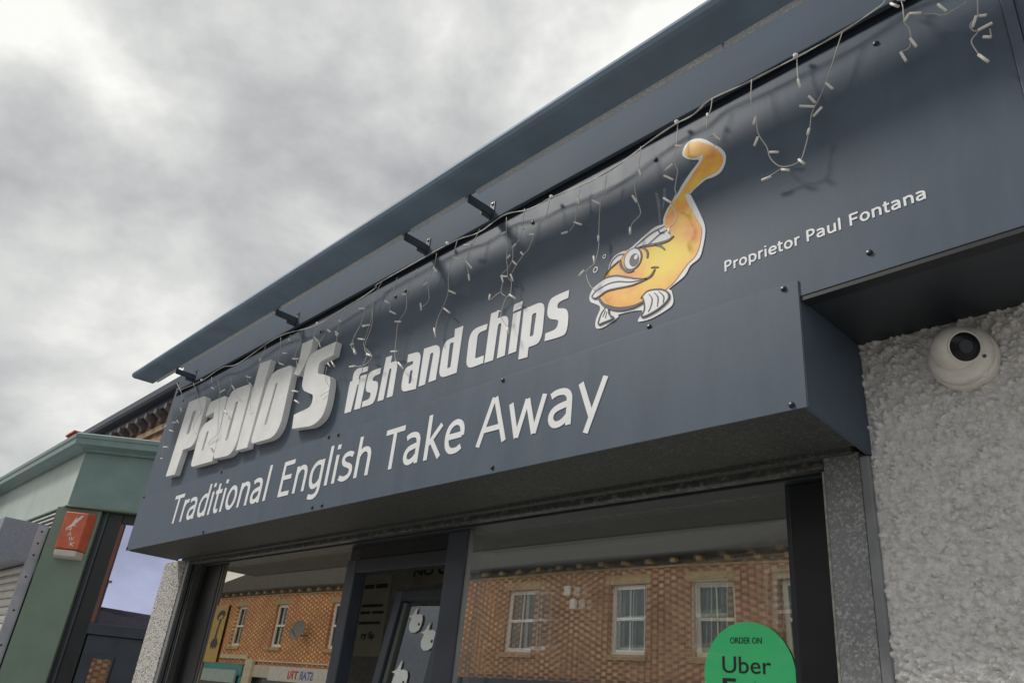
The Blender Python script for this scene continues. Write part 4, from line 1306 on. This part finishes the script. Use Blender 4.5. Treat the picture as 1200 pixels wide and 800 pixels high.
# ------------------------------------------------------------------ green shop next door with its canted corner
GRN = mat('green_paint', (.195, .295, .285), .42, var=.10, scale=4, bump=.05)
GRN_SUNLIT = mat('green_paint_sunlit', (.46, .545, .50), .42, var=.10, scale=3)  # sunlit copy of the green: sunshine put into the street face colour
GRN_P = mat('green_pilaster', (.185, .262, .210), .42, var=.08, scale=3)
NAVY = mat('door_navy', (.040, .055, .075), .4, var=.15)
DARKF = mat('door_frame_dark', (.016, .020, .024), .4)
c0 = Vector((-8.469, .10)); U = Vector((.655, .756)).normalized(); N_ = Vector((.756, -.655)).normalized()
def cp_(s, d): return c0 + U * s + N_ * d
gs = root('green_shop', 'green shop next door with splayed corner doorway and moulded cornice', 'building', (-9.5, .6, 0))
def sweep(name, prof, x_left, s_end, m, parent):
    """profile (projection, z) carried along the street face, round the mitred corner and down the splay"""
    V, F = [], []; n = len(prof)
    for d, z in prof: V.append((x_left, c0.y - d, z))
    for d, z in prof: V.append((c0.x + .4565 * d, c0.y - d, z))
    for d, z in prof:
        p = cp_(s_end, d); V.append((p.x, p.y, z))
    for k in range(2):
        for i in range(n):
            j = (i + 1) % n; F.append((k * n + i, k * n + j, (k + 1) * n + j, (k + 1) * n + i))
    F += [tuple(range(n))[::-1], tuple(range(2 * n, 3 * n))]
    me = bpy.data.meshes.new(name); me.from_pydata(V, [], F); me.update(); fix(me)
    return link(name, me, m, parent)
XLG = -12.15
sweep('cornice', [(-.05, 3.522), (.035, 3.522), (.05, 3.545), (.115, 3.566), (.135, 3.566), (.138, 3.622), (.150, 3.630), (.153, 3.664), (.135, 3.678), (-.05, 3.682)], XLG, 2.6, GRN, gs)
mesh('fascia', [(XLG, c0.y, 2.995), (c0.x, c0.y, 2.995), (c0.x, c0.y, 3.5215), (XLG, c0.y, 3.5215)], [(0, 1, 2, 3)], GRN_SUNLIT, gs)
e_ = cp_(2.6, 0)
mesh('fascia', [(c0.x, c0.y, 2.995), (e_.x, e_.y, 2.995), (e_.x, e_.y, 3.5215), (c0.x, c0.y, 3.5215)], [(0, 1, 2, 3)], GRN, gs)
sweep('fascia_bead', [(-.20, 2.975), (.006, 2.975), (.010, 2.985), (.004, 2.9945), (-.20, 2.9945)], XLG, 2.6, GRN_P, gs)
box('roof', -13.5, -8.35, .3, 3.0, 3.60, 3.66, mat('lead_roof', (.2, .2, .21), .7), gs)
# console block closing the cornice at the left
boxes('console', [(-12.55, XLG - .002, -.08, .3, 3.05, 3.72), (-12.50, -12.2, -.16, -.08, 3.35, 3.68), (-12.46, -12.24, -.22, -.16, 3.5, 3.66)], GRN_SUNLIT, gs)
def cbox(name, s0, s1, d0, d1, z0, z1, m, parent, bev=0):
    V = []
    for s in (s0, s1):
        for d in (d0, d1):
            p = cp_(s, d)
            for z in (z0, z1): V.append((p.x, p.y, z))
    me = bpy.data.meshes.new(name); me.from_pydata(V, [], BOXF); me.update(); fix(me)
    if bev:
        bm = bmesh.new(); bm.from_mesh(me); bmesh.ops.bevel(bm, geom=bm.edges[:], offset=bev, segments=2, profile=.6, affect='EDGES'); bm.to_mesh(me); bm.free()
    return link(name, me, m, parent)
cbox('pilaster', -.105, .325, -.24, -.04, 0, 2.974, GRN_P, gs, .006)
cbox('door_jamb', .327, .53, -.24, -.075, 0, 2.974, DARKF, gs, .005)
cbox('jamb_bead', .37, .39, -.074, -.062, 0, 2.974, NAVY, gs)
cbox('fan_frame', .531, 1.6, -.20, -.08, 2.875, 2.974, DARKF, gs, .004)
cbox('fan_reflection_strip', .531, .565, -.12, -.072, 1.97, 2.874, mat('fan_reflection_brown', (.16, .075, .05), .5), gs)  # brown strip painted in for brick reflected along the pane edge
cbox('door_head', .531, 1.6, -.20, -.055, 1.872, 1.966, NAVY, gs, .006)
P4 = [cp_(.566, -.09), cp_(1.6, -.09)]
mesh('fan_pane', [(P4[0].x, P4[0].y, 1.967), (P4[1].x, P4[1].y, 1.967), (P4[1].x, P4[1].y, 2.874), (P4[0].x, P4[0].y, 2.874)], [(0, 1, 2, 3)], glass('pane_fan', .74, (.64, .69, 1.0)), gs)  # lilac tint puts a blue sky reflection into the pane colour
dr = cbox('door', .54, 1.35, -.16, -.085, .02, 1.868, NAVY, gs, .005)
for nm, a in (('panel_moulding', (.625, .845, -.084, -.070, 1.675, 1.70)), ('panel_moulding', (.625, .645, -.084, -.070, .9, 1.6745)), ('panel_moulding', (.825, .845, -.084, -.070, .9, 1.6745)), ('panel_moulding', (.645, .825, -.084, -.070, .88, .8995))):
    cbox(nm, *a, NAVY, dr, .004)
P5 = [cp_(.646, -.083), cp_(.824, -.083)]
mesh('door_pane', [(P5[0].x, P5[0].y, .9), (P5[1].x, P5[1].y, .9), (P5[1].x, P5[1].y, 1.674), (P5[0].x, P5[0].y, 1.674)], [(0, 1, 2, 3)], glass('pane_door', .55, (1, .96, .85)), dr)
boxes('shop_wall', [(-13.0, -8.75, .25, .45, 0, 2.974), (-13.0, -12.2, .12, .25, 0, 3.5)], mat('green_wall', (.10, .14, .12), .6), gs)
boxes('transom_strip', [(-12.1, -8.72, .10, .12, 2.80 + .045 * k, 2.815 + .045 * k) for k in range(4)], mat('strip_white', (.6, .6, .57), .5), gs)
cbox('inner_wall', 1.6, 2.6, -.24, -.1, 0, 2.974, GRN_P, gs)
boxes('back_wall', [(-8.4, -6.25, 2.1, 2.3, 0, 3.6)], DARKF, gs)

# its roller shutter
rs = root('roller_shutter', 'silver roller shutter with punched guide below the sunlit green fascia', 'shutter', (-9.5, -.1, 2.4))
SHU = galv('shutter_silver', (.24, .27, .33), (.33, .36, .43), .5, 160)
box('shutter_case', -12.1, -8.632, -.34, .045, 2.425, 2.79, SHU, rs, bev=.006)
box('guide_rail', -8.66, -8.622, -.045, .048, 0, 2.775, mat('guide_silver', (.42, .44, .50), .45, metal=.2), rs, bev=.003)
for z in (2.72, 2.61, 2.50, 2.30, 2.0, 1.7, 1.4):
    lathe('guide_hole', [(.010, 0), (.010, .002), (0, .0022)], (-8.622, .0, z), (1, 0, 0), SCREW, rs, 10)
SLT = mat('shutter_slat', (.70, .67, .62), .45, var=.12)
sl0 = None
for k in range(32):
    z = 2.42 - .076 * (k + 1)
    if sl0 is None:
        prof = [(-.012, 0), (-.026, .012), (-.030, .036), (-.022, .062), (-.008, .072), (0, .072), (0, 0)]
        sl0 = extrude_x('slat', [(y, zz) for y, zz in prof], -12.0, -8.665, SLT, rs); sl0.location.z = z
    else:
        o = link('slat', sl0.data, SLT, rs); o.location.z = z

# alarm box
al = root('alarm_box', 'red and white alarm box with white bird emblem on the green pilaster', 'alarm box', (cp_(.15, -.04).x, cp_(.15, -.04).y, 2.5))
RED = mat('alarm_red', (.66, .15, .075), .4, var=.12, scale=12)
def abox(name, s0, s1, z0, z1, s2, s3, z2, z3, d0, d1, m, parent, bev):
    V = []
    for (a, b, c, d, dd) in ((s0, s1, z0, z1, d0), (s2, s3, z2, z3, d1)):
        for s, z in ((a, c), (b, c), (b, d), (a, d)):
            p = cp_(s, dd); V.append((p.x, p.y, z))
    me = bpy.data.meshes.new(name); me.from_pydata(V, [], [(0, 1, 2, 3), (4, 5, 6, 7), (0, 1, 5, 4), (1, 2, 6, 5), (2, 3, 7, 6), (3, 0, 4, 7)]); me.update(); fix(me)
    bm = bmesh.new(); bm.from_mesh(me); bmesh.ops.bevel(bm, geom=bm.edges[:], offset=bev, segments=3, profile=.6, affect='EDGES'); bm.to_mesh(me); bm.free()
    return link(name, me, m, parent)
abox('alarm_cover', .015, .300, 2.565, 2.935, .050, .262, 2.575, 2.915, -.038, .065, RED, al, .012)
abox('alarm_base', .020, .295, 2.490, 2.563, .056, .256, 2.508, 2.567, -.038, .058, mat('alarm_white', (.62, .60, .54), .45), al, .014)
def on_cant(me, d):
    for v in me.vertices:
        p = cp_(v.co.x, d - v.co.y); v.co.x, v.co.y = p.x, p.y
    me.update()
AW = mat('alarm_white_print', (.78, .74, .72), .5)
for ch, z in (('H', 2.735), ('A', 2.69), ('W', 2.645), ('K', 2.60)):
    s = .10 + (2.735 - z) * .6
    o = lettering('alarm_lettering', ch, s, s + .048, z, .038, 0, AW, al, bold=.01, depth=.002); on_cant(o.data, .0665)
o = prism('bird_emblem', [(.10, 2.765), (.135, 2.80), (.15, 2.845), (.17, 2.875), (.168, 2.845), (.20, 2.885), (.225, 2.89), (.205, 2.855), (.18, 2.82), (.165, 2.80), (.19, 2.79), (.15, 2.785), (.125, 2.765)], [], 0, .002, AW, al); on_cant(o.data, .0665)
rc = root('red_chimney_block', 'small red block poking above the green shop cornice', 'chimney', (-10.35, .35, 3.66))
box('block_body', -10.50, -10.20, .30, .52, 3.66, 4.11, mat('red_clay', (.50, .10, .08), .7, var=.2), rc, bev=.01)
box('block_cap', -10.52, -10.18, .28, .54, 4.112, 4.14, mat('red_clay', (.50, .10, .08), .7), rc, bev=.006)

# ------------------------------------------------------------------ brick building standing behind the green shop
BR_N = flemish('brick_next', (.34, .155, .085), (.26, .12, .075), (.42, .27, .15), (.34, .29, .22), .8)
GUT = mat('gutter_navy', (.055, .070, .105), .4)
bb = root('brick_building', 'brick upper storey with bracketed eaves behind the green shop', 'building', (-10, 1.3, 0))
box('wall', -15.5, -6.9, 1.10, 1.4, 0, 4.640, BR_N, bb)
box('stone_band', -15.52, -6.88, 1.07, 1.0995, 4.280, 4.360, mat('band_buff', (.42, .31, .19), .8, var=.2, scale=8, bump=.3), bb, bev=.006)
extrude_x('gutter', [(1.02, 4.640), (.91, 4.640), (.885, 4.670), (.875, 4.740), (.90, 4.745), (1.02, 4.740)], -15.6, -6.8, GUT, bb)
box('eaves_board', -15.55, -6.85, 1.0, 1.098, 4.540, 4.638, GUT, bb)
k0 = None
CORB = mat('corbel_paint', (.19, .165, .16), .6, var=.3, scale=20)
for k in range(26):
    x = -15.3 + .33 * k
    if k0 is None:
        k0 = extrude_x('corbel', [(1.099, 4.390), (1.05, 4.395), (1.035, 4.440), (1.0, 4.460), (.965, 4.480), (.96, 4.540), (1.099, 4.539)], -.042, .042, CORB, bb); k0.location.x = x
    else:
        o = link('corbel', k0.data, CORB, bb); o.location.x = x
mesh('roof', [(-15.5, .92, 4.740), (-6.9, .92, 4.740), (-6.9, 5, 7.0), (-15.5, 5, 7.0)], [(0, 1, 2, 3)], mat('slates', (.10, .105, .12), .7, var=.25, scale=8), bb)

# ------------------------------------------------------------------ terrace across the street (seen mirrored in the panes)
TY = -12.0
SLATES = mat('slates_far', (.042, .041, .041), .95, var=.2, scale=3, stretch=(1, 1, 6), spec=.05)
STONE = mat('lintel_stone', (.55, .40, .24), .85, var=.2, scale=6)
UPVC = mat('upvc_white', (.95, .95, .94), .4, var=.05)
CREAM = mat('frame_cream', (.90, .86, .72), .5, var=.06)
CURT = mat('curtain_grey', (.20, .22, .22), .9, var=.4, scale=10, stretch=(6, 1, .2))
WGL = glass('pane_far', .04, (.9, .97, 1), (.5, .55, .55))
BR = [flemish('brick_orange', (.72, .25, .075), (.58, .19, .065), (.98, .85, .55), (.62, .42, .24), 1.0),
      flemish('brick_red_brown', (.44, .20, .12), (.29, .13, .085), (.84, .62, .38), (.50, .38, .26), .88),
      flemish('brick_ruddy', (.45, .21, .13), (.30, .14, .095), (.78, .56, .35), (.48, .37, .26), .85)]
def bx_(name, a, m, parent, bev=0): return box(name, *a, m, parent, bev)
PARTS = {}
def far_window(parent, cx, w, z0, z1, fm):
    y = TY - .10
    fr = [(cx - w / 2, cx - w / 2 + .10, y - .06, y, z0, z1), (cx + w / 2 - .10, cx + w / 2, y - .06, y, z0, z1),
          (cx - w / 2 + .10, cx + w / 2 - .10, y - .06, y, z1 - .10, z1), (cx - w / 2 + .10, cx + w / 2 - .10, y - .06, y, z0, z0 + .11),
          (cx - w / 2 + .10, cx + w / 2 - .10, y - .06, y + .015, (z0 + z1) / 2 - .03, (z0 + z1) / 2 + .04),
          (cx - .012, cx + .012, y - .055, y - .01, (z0 + z1) / 2 + .04, z1 - .10), (cx - .012, cx + .012, y - .055, y - .01, z0 + .11, (z0 + z1) / 2 - .03)]
    f = boxes('window_frame', fr, fm, parent)
    mesh('window_pane', [(cx - w / 2 + .05, y - .04, z0), (cx + w / 2 - .05, y - .04, z0), (cx + w / 2 - .05, y - .04, z1), (cx - w / 2 + .05, y - .04, z1)], [(0, 1, 2, 3)], WGL, f)
    V, F = [], []                                              # a pleated curtain
    for i in range(25):
        x = cx - w / 2 + w * i / 24; yy = y - .14 + .02 * (i % 2)
        V += [(x, yy, z0), (x, yy, z1)]
        if i: F.append((2 * i - 2, 2 * i, 2 * i + 1, 2 * i - 1))
    mesh('curtain', V, F, CURT, f)
    box('window_sill', cx - w / 2 - .08, cx + w / 2 + .08, TY - .05, TY + .07, z0 - .12, z0 - .002, STONE, parent)
    box('lintel', cx - w / 2 - .14, cx + w / 2 + .14, TY - .02, TY + .012, z1 + .002, z1 + .20, STONE, parent)
corb0 = None
def house(x0, x1, wins, brick, fm, label, shop_fn, z0=3.08, z1=4.60):
    global corb0
    h = root('terraced_house', label, 'house', ((x0 + x1) / 2, TY, 0), 'brick terrace across the street')
    holes = [(c - w / 2, c + w / 2, z0, z1) for c, w in wins]
    wall_holes('wall', x0, x1, 2.45, 4.98, holes, TY, -.2, brick, h)
    box('back_block', x0, x1, TY - 6, TY - .32, 0, 4.98, mat('room_dark', (.05, .05, .05), .9), h)
    for c, w in wins: far_window(h, c, w, z0, z1, fm)
    box('eaves_board', x0, x1, TY - .2, TY + .16, 5.115, 5.17, mat('eaves_grey', (.16, .15, .14), .7), h)
    box('eaves_back', x0, x1, TY - .2, TY - .012, 4.982, 5.113, mat('eaves_grey', (.16, .15, .14), .7), h)
    box('eaves_band', x0, x1, TY - .1, TY + .03, 4.93, 4.975, STONE, h)
    extrude_x('gutter', [(TY + .16, 5.12), (TY + .25, 5.12), (TY + .27, 5.16), (TY + .27, 5.20), (TY + .16, 5.20)], x0, x1, mat('gutter_far', (.05, .05, .05), .5), h)
    nb = max(1, round((x1 - x0) / .68)); stp = (x1 - x0) / nb
    for k in range(nb):
        x = x0 + stp * (k + .5)
        if corb0 is None:
            corb0 = box('corbel', -.07, .07, TY - .02, TY + .13, 5.02, 5.113, STONE, h); corb0.location.x = x
        else:
            o = link('corbel', corb0.data, STONE, h); o.location.x = x
    mesh('roof', [(x0, TY + .20, 5.19), (x1, TY + .20, 5.19), (x1, TY - 3.2, 7.1), (x0, TY - 3.2, 7.1), (x0, TY - 6.4, 5.19), (x1, TY - 6.4, 5.19)],
         [(0, 1, 2, 3), (3, 2, 5, 4)], SLATES, h)
    st_ = box('chimney', x1 - 1.1, x1 - .2, TY - 3.6, TY - 2.9, 6.6, 8.1, brick, h)
    for k in range(3):
        lathe('chimney_pot', [(.10, 0), (.13, .08), (.10, .14), (.09, .42), (.13, .46), (.13, .54), (.0, .54)], (x1 - .92 + .27 * k, TY - 3.25, 8.1), (0, 0, 1), mat('clay_pot', (.45, .24, .12), .8), st_, 14)
    shop_fn(h, x0, x1)
    return h
def front_plain(col):
    m = mat('front_%d' % int(col[0] * 1000 + col[2] * 77), col, .5)
    def fn(h, x0, x1):
        box('shop_fascia', x0 + .1, x1 - .1, TY - .1, TY + .12, 2.02, 2.44, m, h, bev=.01)
        box('shop_window', x0 + .3, x1 - .3, TY - .15, TY - .05, .5, 2.018, mat('shop_glass_dark', (.04, .045, .05), .15), h)
        boxes('shop_pier', [(x0, x0 + .298, TY - .2, TY + .08, 0, 2.015), (x1 - .298, x1, TY - .2, TY + .08, 0, 2.015), (x0 + .3, x1 - .3, TY - .2, TY + .02, 0, .498)], m, h)
    return fn
def front_star(h, x0, x1):
    front_plain((.62, .58, .50))(h, x0, x1)
    wf = mat('fascia_white', (.74, .72, .70), .5)
    box('sign_board', x0 + 2.0, x1 - .2, TY + .121, TY + .15, 1.95, 2.42, wf, h)
    lettering('sign_lettering', 'TRI', -27.05, -26.35, 2.06, .26, TY + .152, mat('sign_red', (.70, .10, .10), .5), h, bold=.03, mirror=True, depth=-.001)
    lettering('sign_lettering', 'STAR', -26.3, -25.4, 2.06, .26, TY + .152, mat('sign_blue', (.12, .22, .60), .5), h, bold=.03, mirror=True, depth=-.001)
    box('cream_pier', x0 + .2, x0 + .75, TY + .085, TY + .20, 0, 2.62, mat('pier_cream', (.70, .62, .45), .6), h)
    box('sign_rail', x0 + .2, x1, TY + .03, TY + .09, 2.56, 2.60, mat('rail_white', (.75, .73, .66), .6), h)
def front_blue(h, x0, x1):
    front_plain((.06, .30, .34))(h, x0, x1)
    box('blue_sign', x0 + .1, x0 + 1.0, TY + .121, TY + .3, 1.7, 2.5, mat('sign_bright_blue', (.03, .22, .55), .5), h)
    box('pale_sign', x0 + 1.1, x1 - .4, TY + .121, TY + .2, 1.75, 2.2, mat('sign_pale', (.42, .55, .54), .5), h)
    box('cream_band', x0, x1, TY + .01, TY + .09, 2.62, 2.76, mat('pier_cream', (.70, .62, .45), .6), h)
house(-37.0, -30.4, [(-35.6, .85), (-31.85, .85)], BR[0], CREAM, 'orange brick house above the blue shop sign across the street', front_blue)
house(-30.4, -23.2, [(-28.68, .85), (-24.75, .95)], BR[0], UPVC, 'orange brick house above the white sign with red and blue letters', front_star)
house(-23.2, -17.1, [(-21.3, .95), (-18.8, .95)], BR[0], UPVC, 'orange brick house mirrored behind the chip shop doorway', front_plain((.10, .10, .11)))
house(-17.1, -11.0, [(-15.35, .98), (-11.98, .98)], BR[1], UPVC, 'red brick house with two white wall boxes across the street', front_plain((.07, .08, .11)))
house(-11.0, -4.9, [(-9.75, 1.0), (-7.75, 1.0)], BR[2], CREAM, 'red brick house with close set sash windows beside the sticker', front_plain((.07, .08, .11)))
lowb = root('garage_building', 'low dark roofed building beyond the terrace end across the street', 'building', (2, TY - 3, 0))
box('wall', -4.6, 12, TY - 6.5, TY - 1.0, 0, 2.6, BR[1], lowb)
mesh('roof', [(-4.9, TY - .7, 2.55), (12.3, TY - .7, 2.55), (12.3, TY - 3.7, 3.30), (-4.9, TY - 3.7, 3.30), (-4.9, TY - 6.8, 2.55), (12.3, TY - 6.8, 2.55)], [(0, 1, 2, 3), (3, 2, 5, 4)], SLATES, lowb)
gst = box('chimney', -1.3, -.8, TY - 4.0, TY - 3.5, 3.0, 3.95, BR[1], lowb)
box('chimney_cap', -1.36, -.74, TY - 4.06, TY - 3.44, 3.952, 4.02, STONE, gst)
box('shutter_door', .5, 3.5, TY - .998, TY - .95, 0, 2.3, mat('garage_grey', (.25, .26, .27), .5), lowb)
for k, (x, z) in enumerate(((-13.75, 4.50), (-13.55, 4.18))):
    o = box('wall_box', x - .09, x + .09, TY + .002, TY + .09, z - .12, z + .12, UPVC, None, bev=.03)
    tag(o, ('upper' if k == 0 else 'lower') + ' small white alarm box on the red brick house opposite', 'alarm box')
sd = root('satellite_dish', 'grey satellite dish on the orange brick house opposite', 'satellite dish', (-26.6, TY, 3.6))
lathe('dish', [(0, 0), (.15, .012), (.28, .05), (.34, .08), (.335, .09), (.27, .06), (.14, .022), (0, .01)], (-26.6, TY + .30, 3.62), (.2, 1, .35), mat('dish_grey', (.20, .21, .22), .5), sd, 24)
tube('dish_arm', [(-26.6, TY + .002, 3.5), (-26.6, TY + .2, 3.45), (-26.6, TY + .30, 3.6)], .02, FRAME, sd)
tube('dish_feed', [(-26.6, TY + .30, 3.32), (-26.5, TY + .62, 3.60)], .012, FRAME, sd)
